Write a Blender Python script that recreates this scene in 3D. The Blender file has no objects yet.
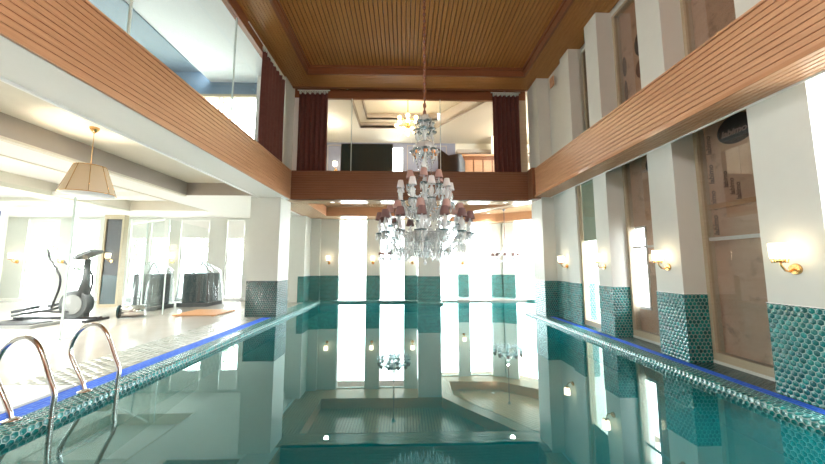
import bpy, bmesh, math, random
from mathutils import Vector, Matrix
random.seed(7)
S = bpy.context.scene
COL = S.collection
PI = math.pi

# ------------------------------------------------------------------ node helpers
def new_mat(name):
    m = bpy.data.materials.new(name); m.use_nodes = True
    nt = m.node_tree; nt.nodes.clear()
    out = nt.nodes.new('ShaderNodeOutputMaterial')
    return m, nt, out
def nd(nt, t, **kw):
    n = nt.nodes.new(t)
    for k, v in kw.items():
        if k.startswith('i_'): n.inputs[int(k[2:])].default_value = v
        else: setattr(n, k, v)
    return n
def mth(nt, op, a, b=None, clamp=False):
    n = nt.nodes.new('ShaderNodeMath'); n.operation = op; n.use_clamp = clamp
    for i, v in enumerate((a, b)):
        if v is None: continue
        if isinstance(v, (int, float)): n.inputs[i].default_value = v
        else: nt.links.new(v, n.inputs[i])
    return n.outputs[0]
def vmt(nt, op, a, b=None):
    n = nt.nodes.new('ShaderNodeVectorMath'); n.operation = op
    for i, v in enumerate((a, b)):
        if v is None: continue
        if isinstance(v, (tuple, list)): n.inputs[i].default_value = v
        else: nt.links.new(v, n.inputs[i])
    return n.outputs['Value'] if op in ('DOT_PRODUCT', 'LENGTH') else n.outputs[0]
def mixc(nt, f, a, b):
    n = nt.nodes.new('ShaderNodeMix'); n.data_type = 'RGBA'
    for i, v in ((0, f), (6, a), (7, b)):
        if isinstance(v, (int, float)): n.inputs[i].default_value = v
        elif isinstance(v, tuple): n.inputs[i].default_value = (*v[:3], 1)
        else: nt.links.new(v, n.inputs[i])
    return n.outputs[2]
def prin(nt, out, color, rough=.5, metal=0, spec=.5, normal=None):
    b = nt.nodes.new('ShaderNodeBsdfPrincipled')
    for k, v in (('Base Color', color), ('Roughness', rough), ('Metallic', metal), ('Specular IOR Level', spec)):
        if isinstance(v, tuple): b.inputs[k].default_value = (*v[:3], 1)
        elif isinstance(v, (int, float)): b.inputs[k].default_value = v
        else: nt.links.new(v, b.inputs[k])
    if normal is not None: nt.links.new(normal, b.inputs['Normal'])
    nt.links.new(b.outputs[0], out.inputs[0])
    return b
def bump(nt, h, strength=.5, dist=.005):
    n = nt.nodes.new('ShaderNodeBump'); n.inputs['Strength'].default_value = strength
    n.inputs['Distance'].default_value = dist
    nt.links.new(h, n.inputs['Height']); return n.outputs[0]
def noise(nt, vec, scale, detail=3, rough=.5):
    n = nt.nodes.new('ShaderNodeTexNoise'); n.inputs['Scale'].default_value = scale
    n.inputs['Detail'].default_value = detail; n.inputs['Roughness'].default_value = rough
    if vec is not None: nt.links.new(vec, n.inputs['Vector'])
    return n.outputs[0]

def plain(name, col, rough=.5, metal=0, spec=.5, var=.06, nscale=6):
    m, nt, out = new_mat(name)
    g = nt.nodes.new('ShaderNodeNewGeometry')
    nz = noise(nt, g.outputs['Position'], nscale)
    c = mixc(nt, nz, tuple(x*(1-var) for x in col), tuple(min(1, x*(1+var)) for x in col))
    prin(nt, out, c, rough, metal, spec)
    return m
def emis(name, col, st):
    m, nt, out = new_mat(name)
    e = nd(nt, 'ShaderNodeEmission'); e.inputs[0].default_value = (*col, 1); e.inputs[1].default_value = st
    nt.links.new(e.outputs[0], out.inputs[0]); return m
def wood(name, c1, c2, rough=.35, along=0, sc=1.0):
    """wood with grain stretched along u (UV.x)"""
    m, nt, out = new_mat(name)
    uv = nt.nodes.new('ShaderNodeUVMap')
    v = vmt(nt, 'MULTIPLY', uv.outputs[0], (1.5*sc, 60*sc, 1) if along == 0 else (60*sc, 1.5*sc, 1))
    n1 = noise(nt, v, 1, 4, .6)
    v2 = vmt(nt, 'MULTIPLY', uv.outputs[0], (.6, 3, 1))
    n2 = noise(nt, v2, 1, 2)
    f = mth(nt, 'ADD', mth(nt, 'MULTIPLY', n1, 1.3), mth(nt, 'MULTIPLY', n2, .5))
    f = mth(nt, 'SUBTRACT', f, .4, True)
    prin(nt, out, mixc(nt, f, c1, c2), rough, 0, .45, bump(nt, n1, .15, .002))
    return m
def hex_tile(name, s, ca, cb, grout, rough=.15, spec=.8, bdist=.012, bstr=.8):
    m, nt, out = new_mat(name)
    uv = nt.nodes.new('ShaderNodeUVMap')
    p = vmt(nt, 'MULTIPLY', vmt(nt, 'ADD', uv.outputs[0], (40*s*1, 40*s*1.7320508, 0)), (1/s, 1/s, 0))
    r = (1, 1.7320508, 1); ri = (1, 1/1.7320508, 1); h = (.5, .8660254, 0)
    a = vmt(nt, 'SUBTRACT', vmt(nt, 'MULTIPLY', vmt(nt, 'FRACTION', vmt(nt, 'MULTIPLY', p, ri)), r), h)
    b = vmt(nt, 'SUBTRACT', vmt(nt, 'MULTIPLY', vmt(nt, 'FRACTION', vmt(nt, 'MULTIPLY', vmt(nt, 'SUBTRACT', p, h), ri)), r), h)
    sel = mth(nt, 'LESS_THAN', vmt(nt, 'DOT_PRODUCT', a, a), vmt(nt, 'DOT_PRODUCT', b, b))
    mx = nt.nodes.new('ShaderNodeMix'); mx.data_type = 'VECTOR'
    nt.links.new(sel, mx.inputs[0]); nt.links.new(b, mx.inputs[4]); nt.links.new(a, mx.inputs[5])
    g = mx.outputs[1]
    ag = vmt(nt, 'ABSOLUTE', g)
    sx = nt.nodes.new('ShaderNodeSeparateXYZ'); nt.links.new(ag, sx.inputs[0])
    d = mth(nt, 'MAXIMUM', vmt(nt, 'DOT_PRODUCT', ag, (.5, .8660254, 0)), sx.outputs[0])
    idv = vmt(nt, 'FLOOR', vmt(nt, 'ADD', vmt(nt, 'MULTIPLY', vmt(nt, 'SUBTRACT', p, g), (4, 4, 0)), (.5, .5, .5)))
    wn = nt.nodes.new('ShaderNodeTexWhiteNoise'); nt.links.new(idv, wn.inputs[0])
    gm = nt.nodes.new('ShaderNodeMapRange'); gm.inputs[1].default_value = .425; gm.inputs[2].default_value = .46
    nt.links.new(d, gm.inputs[0])
    hm = nt.nodes.new('ShaderNodeMapRange'); hm.interpolation_type = 'SMOOTHSTEP'
    hm.inputs[1].default_value = .48; hm.inputs[2].default_value = .15; nt.links.new(d, hm.inputs[0])
    c = mixc(nt, gm.outputs[0], mixc(nt, wn.outputs[0], ca, cb), grout)
    rg = mth(nt, 'ADD', mth(nt, 'MULTIPLY', gm.outputs[0], .5), rough)
    prin(nt, out, c, rg, 0, spec, bump(nt, hm.outputs[0], bstr, bdist))
    return m
def two_sided_ior(nt, ior):
    g = nt.nodes.new('ShaderNodeNewGeometry')
    return mth(nt, 'ADD', ior, mth(nt, 'MULTIPLY', g.outputs['Backfacing'], 1/ior-ior))
def glassy(name, tint=(1, 1, 1), ior=1.5, base=.0, rough=0.0, diff=None, dfac=0.):
    """thin clear glass: transparent plus fresnel reflection (optionally a veil)"""
    m, nt, out = new_mat(name)
    t = nd(nt, 'ShaderNodeBsdfTransparent'); t.inputs[0].default_value = (*tint, 1)
    g = nd(nt, 'ShaderNodeBsdfGlossy'); g.inputs['Roughness'].default_value = rough
    fr = nd(nt, 'ShaderNodeFresnel'); nt.links.new(two_sided_ior(nt, ior), fr.inputs[0])
    f = mth(nt, 'ADD', fr.outputs[0], base, True)
    src = t.outputs[0]
    if diff:
        dd = nd(nt, 'ShaderNodeBsdfDiffuse'); dd.inputs[0].default_value = (*diff, 1)
        tl = nd(nt, 'ShaderNodeBsdfTranslucent'); tl.inputs[0].default_value = (*diff, 1)
        dn = nd(nt, 'ShaderNodeMixShader'); dn.inputs[0].default_value = .5
        nt.links.new(dd.outputs[0], dn.inputs[1]); nt.links.new(tl.outputs[0], dn.inputs[2])
        mm = nd(nt, 'ShaderNodeMixShader'); mm.inputs[0].default_value = dfac
        nt.links.new(t.outputs[0], mm.inputs[1]); nt.links.new(dn.outputs[0], mm.inputs[2]); src = mm.outputs[0]
    mx = nd(nt, 'ShaderNodeMixShader')
    nt.links.new(f, mx.inputs[0]); nt.links.new(src, mx.inputs[1]); nt.links.new(g.outputs[0], mx.inputs[2])
    nt.links.new(mx.outputs[0], out.inputs[0]); return m

M = {}
M['plaster'] = plain('plaster', (.66, .68, .64), .6, var=.03)
M['plaster_white'] = plain('plaster_white', (.82, .82, .79), .6, var=.02)
M['cream'] = plain('cream', (.72, .68, .58), .6, var=.03)
M['taupe'] = plain('taupe', (.42, .37, .32), .6, var=.03)
M['cool_white'] = plain('cool_white', (.62, .68, .72), .6, var=.03)
M['blue_grey'] = plain('blue_grey', (.24, .26, .36), .6, var=.05)
M['mezz_blue'] = plain('mezz_blue', (.20, .27, .33), .6, var=.05)
M['slate'] = plain('slate', (.16, .24, .32), .6, var=.05)
M['wood'] = wood('wood', (.44, .215, .11), (.66, .38, .22), .34)
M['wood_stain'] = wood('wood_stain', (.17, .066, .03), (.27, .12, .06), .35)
M['wood_gloss'] = wood('wood_gloss', (.42, .20, .10), (.60, .34, .20), .1)
M['groove'] = plain('groove', (.12, .045, .018), .6)
M['wood_ceiling'] = wood('wood_ceiling', (.38, .165, .045), (.56, .28, .085), .4)
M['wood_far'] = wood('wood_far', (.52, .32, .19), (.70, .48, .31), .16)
M['wood_trim'] = wood('wood_trim', (.20, .07, .03), (.32, .13, .06), .35)
M['frame_wood'] = wood('frame_wood', (.40, .33, .22), (.55, .47, .34), .5)
M['dark_wood'] = wood('dark_wood', (.05, .02, .014), (.09, .04, .03), .35)
M['board'] = None
M['tile'] = hex_tile('teal_hex_tile', .060, (.0, .09, .095), (.006, .24, .23), (.26, .42, .39))
M['tile_dark'] = hex_tile('dark_hex_tile', .060, (.002, .035, .04), (.004, .07, .07), (.08, .13, .12))
M['tile_pool'] = hex_tile('pool_hex_tile', .11, (.0, .15, .15), (.0, .20, .19), (.0, .27, .25), rough=.3, spec=.3)
M['tile_deck'] = hex_tile('deck_stud_tile', .12, (.30, .31, .27), (.48, .48, .42), (.16, .17, .14), rough=.2)
M['deck'] = plain('deck_stone', (.42, .39, .35), .18, var=.12, nscale=2.2)
M['slab'] = plain('pale_slab', (.60, .64, .64), .3, var=.04)
M['white_paint'] = plain('white_paint', (.85, .85, .83), .35, var=.02)
M['steel'] = plain('steel', (.62, .60, .58), .16, metal=1, var=.04)
M['gold'] = plain('gold', (.80, .48, .18), .25, metal=1, var=.06)
M['chrome_dark'] = plain('chrome_dark', (.25, .25, .25), .3, metal=1)
M['black'] = plain('black_plastic', (.03, .03, .035), .4)
M['grey_plastic'] = plain('grey_plastic', (.09, .10, .105), .5)
M['light_grey'] = plain('light_grey_plastic', (.26, .27, .27), .4)
M['screen'] = plain('dark_screen', (.008, .035, .04), .25)
M['navy'] = plain('navy_picture', (.012, .045, .13), .3, var=.5, nscale=3)
M['curtain'] = plain('brown_velvet', (.13, .045, .036), .85, var=.25, nscale=14)
M['tape'] = plain('curtain_tape', (.70, .76, .70), .7)
M['leather'] = plain('dark_leather', (.022, .014, .012), .3)
M['shade_pink'] = plain('shade_pink', (.50, .33, .30), .7)
M['shade_mauve'] = plain('shade_mauve', (.20, .12, .12), .7)
M['shade_white'] = plain('shade_white', (.78, .80, .83), .7)
M['print'] = plain('dark_print', (.03, .035, .04), .6, var=.3, nscale=60)
M['print_faint'] = plain('faint_print', (.16, .085, .06), .6, var=.35, nscale=60)
M['print_letter'] = plain('print_letter', (.42, .30, .26), .6)
M['sconce_glow'] = emis('sconce_glow', (1, .80, .52), 6)
M['bulb_warm'] = emis('bulb_warm', (1, .62, .25), 9)
M['downlight_glow'] = emis('downlight_glow', (1, .95, .85), 2.5)
M['orange'] = plain('amber_glass', (.85, .35, .12), .2)
M['glass'] = glassy('clear_glass', (.96, .98, .97), 1.45)
M['glass_refl'] = glassy('boarded_window_glass', (.95, .95, .95), 1.5, .04, diff=(.75, .72, .68), dfac=.05)
M['glass_edge'] = plain('glass_edge', (.66, .78, .76), .2, var=.02)
M['gym_glass'] = glassy('partition_glass', (.96, .98, .97), 1.18, .0)
M['crystal'] = glassy('crystal', (.95, .97, .98), 1.45, .06, .15, diff=(.95, .97, .98), dfac=.55)
M['crystal_clear'] = glassy('crystal_clear', (.98, 1, 1), 1.35, .06, .1, diff=(.97, .98, .98), dfac=.38)
M['crystal_blue'] = glassy('crystal_blue', (.5, .68, .74), 1.6, .2, .05, diff=(.16, .30, .34), dfac=.5)
M['plastic_wrap'] = glassy('plastic_wrap', (.85, .9, .92), 1.5, .08, .2, diff=(.75, .8, .82), dfac=.16)
M['parchment'] = plain('parchment', (.62, .50, .36), .7)
M['leaf'] = plain('leaf', (.22, .27, .18), .6, var=.3)
M['bark'] = plain('bark', (.12, .08, .05), .9)
M['blind_green'] = plain('blind_green', (.30, .36, .28), .8)
M['ground'] = plain('ground_gravel', (.55, .54, .50), .9)
M['mat_wood'] = wood('mat_wood', (.42, .20, .08), (.58, .32, .15), .5)

def mk_board():
    m, nt, out = new_mat('board')
    g = nt.nodes.new('ShaderNodeNewGeometry')
    n1 = noise(nt, vmt(nt, 'MULTIPLY', g.outputs['Position'], (1, 2.2, 14)), 1.2, 4, .6)
    n2 = noise(nt, g.outputs['Position'], 5, 5, .65)
    c = mixc(nt, n1, (.56, .33, .21), (.72, .47, .32))
    st = nt.nodes.new('ShaderNodeMapRange'); st.inputs[1].default_value = .57; st.inputs[2].default_value = .68
    nt.links.new(n2, st.inputs[0])
    c = mixc(nt, mth(nt, 'MULTIPLY', st.outputs[0], .45), c, (.13, .06, .035))
    prin(nt, out, c, .6); M['board'] = m
mk_board()
def mk_grate():
    m, nt, out = new_mat('blue_grate')
    uv = nt.nodes.new('ShaderNodeUVMap')
    br = nd(nt, 'ShaderNodeTexBrick'); nt.links.new(vmt(nt, 'MULTIPLY', uv.outputs[0], (1, 1, 1)), br.inputs[0])
    br.inputs['Scale'].default_value = 1; br.inputs['Brick Width'].default_value = .16
    br.inputs['Row Height'].default_value = .055; br.inputs['Mortar Size'].default_value = .004
    br.inputs[1].default_value = (.008, .11, .80, 1); br.inputs[2].default_value = (.02, .16, .9, 1)
    br.inputs[3].default_value = (.16, .34, .85, 1)
    wv = nd(nt, 'ShaderNodeTexWave'); wv.wave_type = 'BANDS'; wv.bands_direction = 'X'
    wv.inputs['Scale'].default_value = 10; nt.links.new(uv.outputs[0], wv.inputs[0])
    c = mixc(nt, mth(nt, 'MULTIPLY', wv.outputs[0], .35), br.outputs[0], (.003, .02, .25))
    prin(nt, out, c, .6, 0, .2); M['grate'] = m
mk_grate()
def mk_water():
    m, nt, out = new_mat('water')
    g = nt.nodes.new('ShaderNodeNewGeometry')
    h = noise(nt, vmt(nt, 'MULTIPLY', g.outputs['Position'], (1, .6, 1)), 1.1, 2)
    bp = bump(nt, h, .06, .02)
    t = nd(nt, 'ShaderNodeBsdfTransparent'); t.inputs[0].default_value = (.10, .62, .62, 1)
    gl = nd(nt, 'ShaderNodeBsdfGlossy'); gl.inputs['Roughness'].default_value = 0
    gl.inputs[0].default_value = (.84, 1, .99, 1)
    nt.links.new(bp, gl.inputs['Normal'])
    fr = nd(nt, 'ShaderNodeFresnel'); fr.inputs[0].default_value = 1.78
    nt.links.new(bp, fr.inputs['Normal'])
    f = mth(nt, 'ADD', mth(nt, 'MULTIPLY', fr.outputs[0], 1.0), .055, True)
    df = nd(nt, 'ShaderNodeBsdfDiffuse'); df.inputs[0].default_value = (.0, .18, .20, 1)
    m2 = nd(nt, 'ShaderNodeMixShader'); m2.inputs[0].default_value = .45
    nt.links.new(t.outputs[0], m2.inputs[1]); nt.links.new(df.outputs[0], m2.inputs[2])
    mx = nd(nt, 'ShaderNodeMixShader')
    nt.links.new(f, mx.inputs[0]); nt.links.new(m2.outputs[0], mx.inputs[1]); nt.links.new(gl.outputs[0], mx.inputs[2])
    nt.links.new(mx.outputs[0], out.inputs[0]); M['water'] = m
mk_water()

# ------------------------------------------------------------------ mesh helpers
class MB:
    def __init__(s): s.v = []; s.f = []; s.uv = []; s.sm = []
    def poly(s, pts, uv=None, sm=False):
        i = len(s.v); s.v += [tuple(p) for p in pts]; s.f.append(tuple(range(i, i+len(pts)))); s.sm.append(sm)
        if uv is None:
            a, b, c = Vector(pts[0]), Vector(pts[1]), Vector(pts[2])
            n = (b-a).cross(c-b)
            ax = max(range(3), key=lambda k: abs(n[k]))
            k = {0: (1, 2), 1: (0, 2), 2: (1, 0)}[ax]
            uv = [(p[k[0]], p[k[1]]) for p in pts]
        s.uv.append(uv)
    def box(s, x0, x1, y0, y1, z0, z1):
        x0, x1 = sorted((x0, x1)); y0, y1 = sorted((y0, y1)); z0, z1 = sorted((z0, z1))
        P = lambda a, b, c: (x1 if a else x0, y1 if b else y0, z1 if c else z0)
        for q in (((0,0,0),(0,1,0),(1,1,0),(1,0,0)), ((0,0,1),(1,0,1),(1,1,1),(0,1,1)), ((0,0,0),(1,0,0),(1,0,1),(0,0,1)),
                  ((0,1,0),(0,1,1),(1,1,1),(1,1,0)), ((0,0,0),(0,0,1),(0,1,1),(0,1,0)), ((1,0,0),(1,1,0),(1,1,1),(1,0,1))):
            s.poly([P(*c) for c in q])
        return s
    def obox(s, c, ux, uy, uz, hx, hy, hz):
        c, ux, uy, uz = Vector(c), Vector(ux), Vector(uy), Vector(uz)
        P = lambda a, b, d: c + ux*hx*a + uy*hy*b + uz*hz*d
        for q in (((-1,-1,-1),(-1,1,-1),(1,1,-1),(1,-1,-1)), ((-1,-1,1),(1,-1,1),(1,1,1),(-1,1,1)), ((-1,-1,-1),(1,-1,-1),(1,-1,1),(-1,-1,1)),
                  ((-1,1,-1),(-1,1,1),(1,1,1),(1,1,-1)), ((-1,-1,-1),(-1,-1,1),(-1,1,1),(-1,1,-1)), ((1,-1,-1),(1,1,-1),(1,1,1),(1,-1,1))):
            s.poly([P(*k) for k in q])
        return s
    def prism(s, poly, z0, z1):
        n = len(poly)
        s.poly([(x, y, z1) for x, y in poly]); s.poly([(x, y, z0) for x, y in reversed(poly)])
        for i in range(n):
            a, b = poly[i], poly[(i+1) % n]
            L = math.dist(a, b)
            s.poly([(a[0], a[1], z0), (b[0], b[1], z0), (b[0], b[1], z1), (a[0], a[1], z1)], [(0, z0), (L, z0), (L, z1), (0, z1)])
        return s
    def tube(s, path, r, seg=8, caps=True):
        path = [Vector(p) for p in path]; n = len(path)
        rs = r if isinstance(r, (list, tuple)) else [r]*n
        rings = []; prev = None
        for i, p in enumerate(path):
            t = (path[min(i+1, n-1)] - path[max(i-1, 0)]).normalized()
            if prev is None:
                a = Vector((0, 0, 1)) if abs(t.z) < .9 else Vector((0, 1, 0))
                u = t.cross(a).normalized()
            else:
                u = (prev - t*prev.dot(t))
                u = u.normalized() if u.length > 1e-6 else t.orthogonal().normalized()
            prev = u; w = t.cross(u)
            rings.append([p + (u*math.cos(2*PI*k/seg) + w*math.sin(2*PI*k/seg))*rs[i] for k in range(seg)])
        s._rings(rings, caps); return s
    def _rings(s, rings, caps=True, closed=True):
        base = len(s.v); seg = len(rings[0])
        for r in rings: s.v += [tuple(p) for p in r]
        for i in range(len(rings)-1):
            for k in range(seg if closed else seg-1):
                k2 = (k+1) % seg
                s.f.append((base+i*seg+k, base+i*seg+k2, base+(i+1)*seg+k2, base+(i+1)*seg+k)); s.sm.append(True)
                s.uv.append([(k/seg, i*.1), ((k+1)/seg, i*.1), ((k+1)/seg, (i+1)*.1), (k/seg, (i+1)*.1)])
        if caps and closed:
            for i in (0, len(rings)-1):
                ids = [base+i*seg+k for k in range(seg)]
                if i == 0: ids.reverse()
                s.f.append(tuple(ids)); s.sm.append(False); s.uv.append([(0, 0)]*seg)
    def lathe(s, prof, c=(0, 0, 0), seg=12, caps=True):
        c = Vector(c)
        rings = [[c + Vector((max(r, 1e-4)*math.cos(2*PI*k/seg), max(r, 1e-4)*math.sin(2*PI*k/seg), z)) for k in range(seg)] for r, z in prof]
        s._rings(rings, caps); return s
    def grid(s, fn, nu, nv, sm=True):
        base = len(s.v)
        for i in range(nu+1):
            for j in range(nv+1): s.v.append(tuple(fn(i/nu, j/nv)))
        for i in range(nu):
            for j in range(nv):
                a = base+i*(nv+1)+j
                s.f.append((a, a+nv+1, a+nv+2, a+1)); s.sm.append(sm)
                s.uv.append([(i/nu, j/nv), ((i+1)/nu, j/nv), ((i+1)/nu, (j+1)/nv), (i/nu, (j+1)/nv)])
        return s
    def ball(s, c, r, seg=8, n=5):
        return s.lathe([(r*math.sin(PI*i/n), -r*math.cos(PI*i/n)) for i in range(n+1)], c, seg, False)
    def slats(s, o, u, v, n, L, W, pitch, gw=.017, dep=.03, t=.0):
        """fluted panel: slats run along u (length L), repeat along v (width W), face n"""
        o, u, v, n = Vector(o), Vector(u).normalized(), Vector(v).normalized(), Vector(n).normalized()
        flip = u.cross(v).dot(n) < 0
        N = max(1, round(W/pitch)); p = W/N
        def q(a, b, ha, hb, off):
            P = [o+v*a+n*ha, o+u*L+v*a+n*ha, o+u*L+v*b+n*hb, o+v*b+n*hb]
            uv = [(off, a), (off+L, a), (off+L, b), (off, b)]
            if flip: P.reverse(); uv.reverse()
            s.poly(P, uv)
        for i in range(N):
            off = random.uniform(0, 9); a0 = i*p; a1 = a0+p-gw
            q(a0, a1, 0, 0, off); q(a1, a1+gw*.25, 0, -dep, off); q(a1+gw*.25, a1+gw*.75, -dep, -dep, off); q(a1+gw*.75, a1+gw, -dep, 0, off)
        return s
    def build(s, name, mat, parent=None, local=False, mats=None):
        me = bpy.data.meshes.new(name)
        off = Vector((0, 0, 0))
        if parent is not None and not local:
            p = parent
            while p is not None: off += p.location; p = p.parent
        me.from_pydata([tuple(Vector(v)-off) for v in s.v], [], s.f)
        ul = me.uv_layers.new(name='UVMap')
        k = 0
        for fuv in s.uv:
            for t in fuv: ul.data[k].uv = t; k += 1
        me.polygons.foreach_set('use_smooth', s.sm)
        me.materials.append(M[mat] if isinstance(mat, str) else mat)
        me.update()
        o = bpy.data.objects.new(name, me); COL.objects.link(o)
        if parent is not None: o.parent = parent
        return o
def tag(o, label=None, cat=None, group=None, kind=None):
    if label: o['label'] = label
    if cat: o['category'] = cat
    if group: o['group'] = group
    if kind: o['kind'] = kind
    return o
def empty(name, loc, label=None, cat=None, group=None, kind=None, rz=0):
    o = bpy.data.objects.new(name, None); COL.objects.link(o); o.location = loc; o.rotation_euler[2] = rz
    o.empty_display_size = .1
    return tag(o, label, cat, group, kind)
def copy_tree(o, parent=None):
    c = o.copy(); COL.objects.link(c); c.parent = parent
    for ch in list(o.children): copy_tree(ch, c)
    return c
def st(mb, name, mat, parent=None): return tag(mb.build(name, mat, parent), kind='structure' if parent is None else None)
def B(*a): return MB().box(*a)

# key dimensions
XL, XR = -3.3, 3.7          # pool lips and balcony faces
ZB, ZT = 3.28, 4.13         # balcony fascia bottom / top
ZS, ZC = 6.85, 7.08         # soffit / recessed ceiling
YF = 9.1                    # far fascia
ZW = -.085                  # water
Y0 = -5.0                   # rear end of hall

# ================================================================== SETTING
# ---- pool basin
mb = MB()
pool = [(XL, 1.0), (XR, 1.0), (XR, 9.9), (6.4, 9.9), (6.4, 12.2), (5.3, 12.85), (4.1, 13.85), (1.45, 13.85), (1.45, 12.1), (.5, 12.1), (.5, 12.75), (XL, 12.75)]
ZP = -1.5
n = len(pool)
mb.poly([(x, y, ZP) for x, y in pool])
for i in range(n):
    a, b = pool[i], pool[(i+1) % n]; L = math.dist(a, b)
    mb.poly([(a[0], a[1], -.13), (b[0], b[1], -.13), (b[0], b[1], ZP), (a[0], a[1], ZP)], [(0, -.13), (L, -.13), (L, ZP), (0, ZP)])
tag(mb.build('pool_basin', 'tile_pool'), 'sunken swimming pool basin lined with teal hexagonal tiles', 'swimming pool', kind='structure')
# water
mb = MB(); mb.poly([(x, y, ZW) for x, y in pool])
tag(mb.build('pool_water', 'water'), 'still teal pool water mirroring the hall above', 'water', kind='stuff')

# coping (rounded lip)
def lip_path(pts, w, name, label, closed=False, mat='tile', side=1):
    """lip along pts, width w to the left-hand side * side, rounded front"""
    prof = [(0, -.14), (-.005, -.07), (.003, -.02), (.022, -.004), (.05, 0), (w, 0), (w, -.14)]
    mb = MB(); P = [Vector((*p, 0)) for p in pts]; m = len(P); rings = []
    run = 0; runs = []
    for i in range(m):
        d1 = (P[i]-P[i-1]).normalized() if i > 0 else None
        d2 = (P[i+1]-P[i]).normalized() if i < m-1 else None
        if d1 is None: d = d2; k = 1
        elif d2 is None: d = d1; k = 1
        else: d = (d1+d2).normalized(); k = 1/max(.3, d.dot(d1))
        nrm = Vector((-d.y, d.x, 0))*side
        rings.append([P[i]+nrm*(o*k)+Vector((0, 0, z)) for o, z in prof])
        if i > 0: run += (P[i]-P[i-1]).length
        runs.append(run)
    acc = [0]
    for j in range(1, len(prof)): acc.append(acc[-1]+math.dist(prof[j], prof[j-1]))
    for i in range(m-1):
        for j in range(len(prof)-1):
            q = [rings[i][j], rings[i+1][j], rings[i+1][j+1], rings[i][j+1]]
            uv = [(runs[i], acc[j]), (runs[i+1], acc[j]), (runs[i+1], acc[j+1]), (runs[i], acc[j+1])]
            if side > 0: q.reverse(); uv.reverse()
            mb.poly(q, uv, j in (0, 1, 2, 3))
    return tag(mb.build(name, mat), label, 'pool edge')
lip_path([(XL, .9), (XL, 12.9)], .24, 'pool_coping', 'raised teal hexagonal tile pool lip under the steel ladder, along the left side', side=1)
lip_path([(XR, .9), (XR, 9.9), (6.4, 9.9)], .23, 'pool_coping', 'raised teal hexagonal tile pool lip along the right wall of pilasters', side=-1)
lip_path([(XL-.24, 12.75), (.5, 12.75), (.5, 12.1), (1.45, 12.1), (1.45, 13.85), (4.1, 13.85), (5.3, 12.85), (6.4, 12.2)], .22, 'pool_coping',
         'far teal tiled pool lip below the bright tall windows', side=1)
# drain grates
for x0, x1, y1, lab in ((-3.79, -3.56, 8.75, 'long blue plastic drain grate beside the steel ladder on the left deck'),
                    (3.945, 4.075, 9.0, 'long blue plastic drain grate at the foot of the right hand pilasters')):
    mb = MB(); mb.box(x0, x1, .4, y1, -.03, .003)
    mb.uv = [[(p[0], p[1]) for p in u] for u in mb.uv]
    tag(mb.build('drain_grate', 'grate'), lab, 'drain grate')

# floors
mb = MB()
mb.box(-16.5, -3.79, Y0, 13.2, -.2, 0)
mb.box(-3.79, -3.54, Y0, .4, -.2, 0); mb.box(-3.54, XL-.0, Y0, .9, -.2, 0); mb.box(XL, XR, Y0, 1.0, -.2, 0)
mb.box(XR, 5.0, Y0, .4, -.2, 0)
mb.box(-5.2, 7.2, 13.1, 15.2, -.25, -.02)
fl = st(mb, 'floor', 'deck')
mb = MB(); mb.box(-3.79, -3.56, .4, 8.75, -.2, -.03); mb.box(-3.79, -3.54, 8.75, 13.1, -.2, .0); mb.box(-3.56, -3.54, .4, 8.75, -.2, -.001)
st(mb, 'floor_gutter', 'tile')
mb = MB(); mb.box(-4.62, -3.795, 3.97, 8.9, 0, .004); mb.box(-5.2, -3.795, 8.9, 13.0, 0, .005)
st(mb, 'floor_stud_band', 'tile_deck')
mb = MB(); mb.box(-5.6, -3.81, .6, 3.93, 0, .02)
tag(mb.build('deck_slab', 'slab'), 'pale smooth slab on the deck in the lower left corner behind the ladder', 'slab')
mb = MB(); mb.box(3.93, 3.945, .4, 9.9, -.2, 0); mb.box(3.945, 4.075, .4, 9.0, -.2, -.03); mb.box(4.075, 5.0, .4, 9.9, -.2, 0)
mb.box(3.945, 4.075, 9.0, 9.9, -.2, 0)
st(mb, 'floor_right', 'tile_dark')

# ---- ceilings
mb = MB()
mb.slats((-2.76, Y0, ZC), (0, 1, 0), (1, 0, 0), (0, 0, -1), 8.64-Y0, 3.44+2.76, .103, .026, .04)
st(mb, 'ceiling', 'wood_ceiling')
mb = MB(); mb.box(-3.7, 4.5, Y0, 9.7, ZC+.03, ZC+.2); st(mb, 'ceiling_slab', 'groove')
mb = MB()
mb.slats((-3.62, Y0, ZS), (0, 1, 0), (1, 0, 0), (0, 0, -1), 9.35-Y0, .80, .075)
mb.slats((3.48, Y0, ZS), (0, 1, 0), (1, 0, 0), (0, 0, -1), 9.35-Y0, .95, .075)
mb.slats((-2.82, 8.70, ZS), (1, 0, 0), (0, 1, 0), (0, 0, -1), 6.3, .65, .081)
st(mb, 'ceiling_soffit', 'wood_ceiling')
mb = MB()
mb.box(-2.82, -2.76, Y0, 8.70, ZS-.012, ZC+.03); mb.box(3.44, 3.5, Y0, 8.70, ZS-.012, ZC+.03); mb.box(-2.76, 3.44, 8.64, 8.70, ZS-.012, ZC+.03)
mb.box(-2.76, -2.72, Y0, 8.64, ZC-.07, ZC+.03); mb.box(3.40, 3.44, Y0, 8.64, ZC-.07, ZC+.03); mb.box(-2.72, 3.40, 8.60, 8.64, ZC-.07, ZC+.03)
st(mb, 'trim_1', 'wood_trim')
mb = MB(); mb.box(-3.5, 4.45, 9.34, 9.42, ZS-.02, ZS+.2); st(mb, 'trim_2', 'wood_trim')

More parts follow.
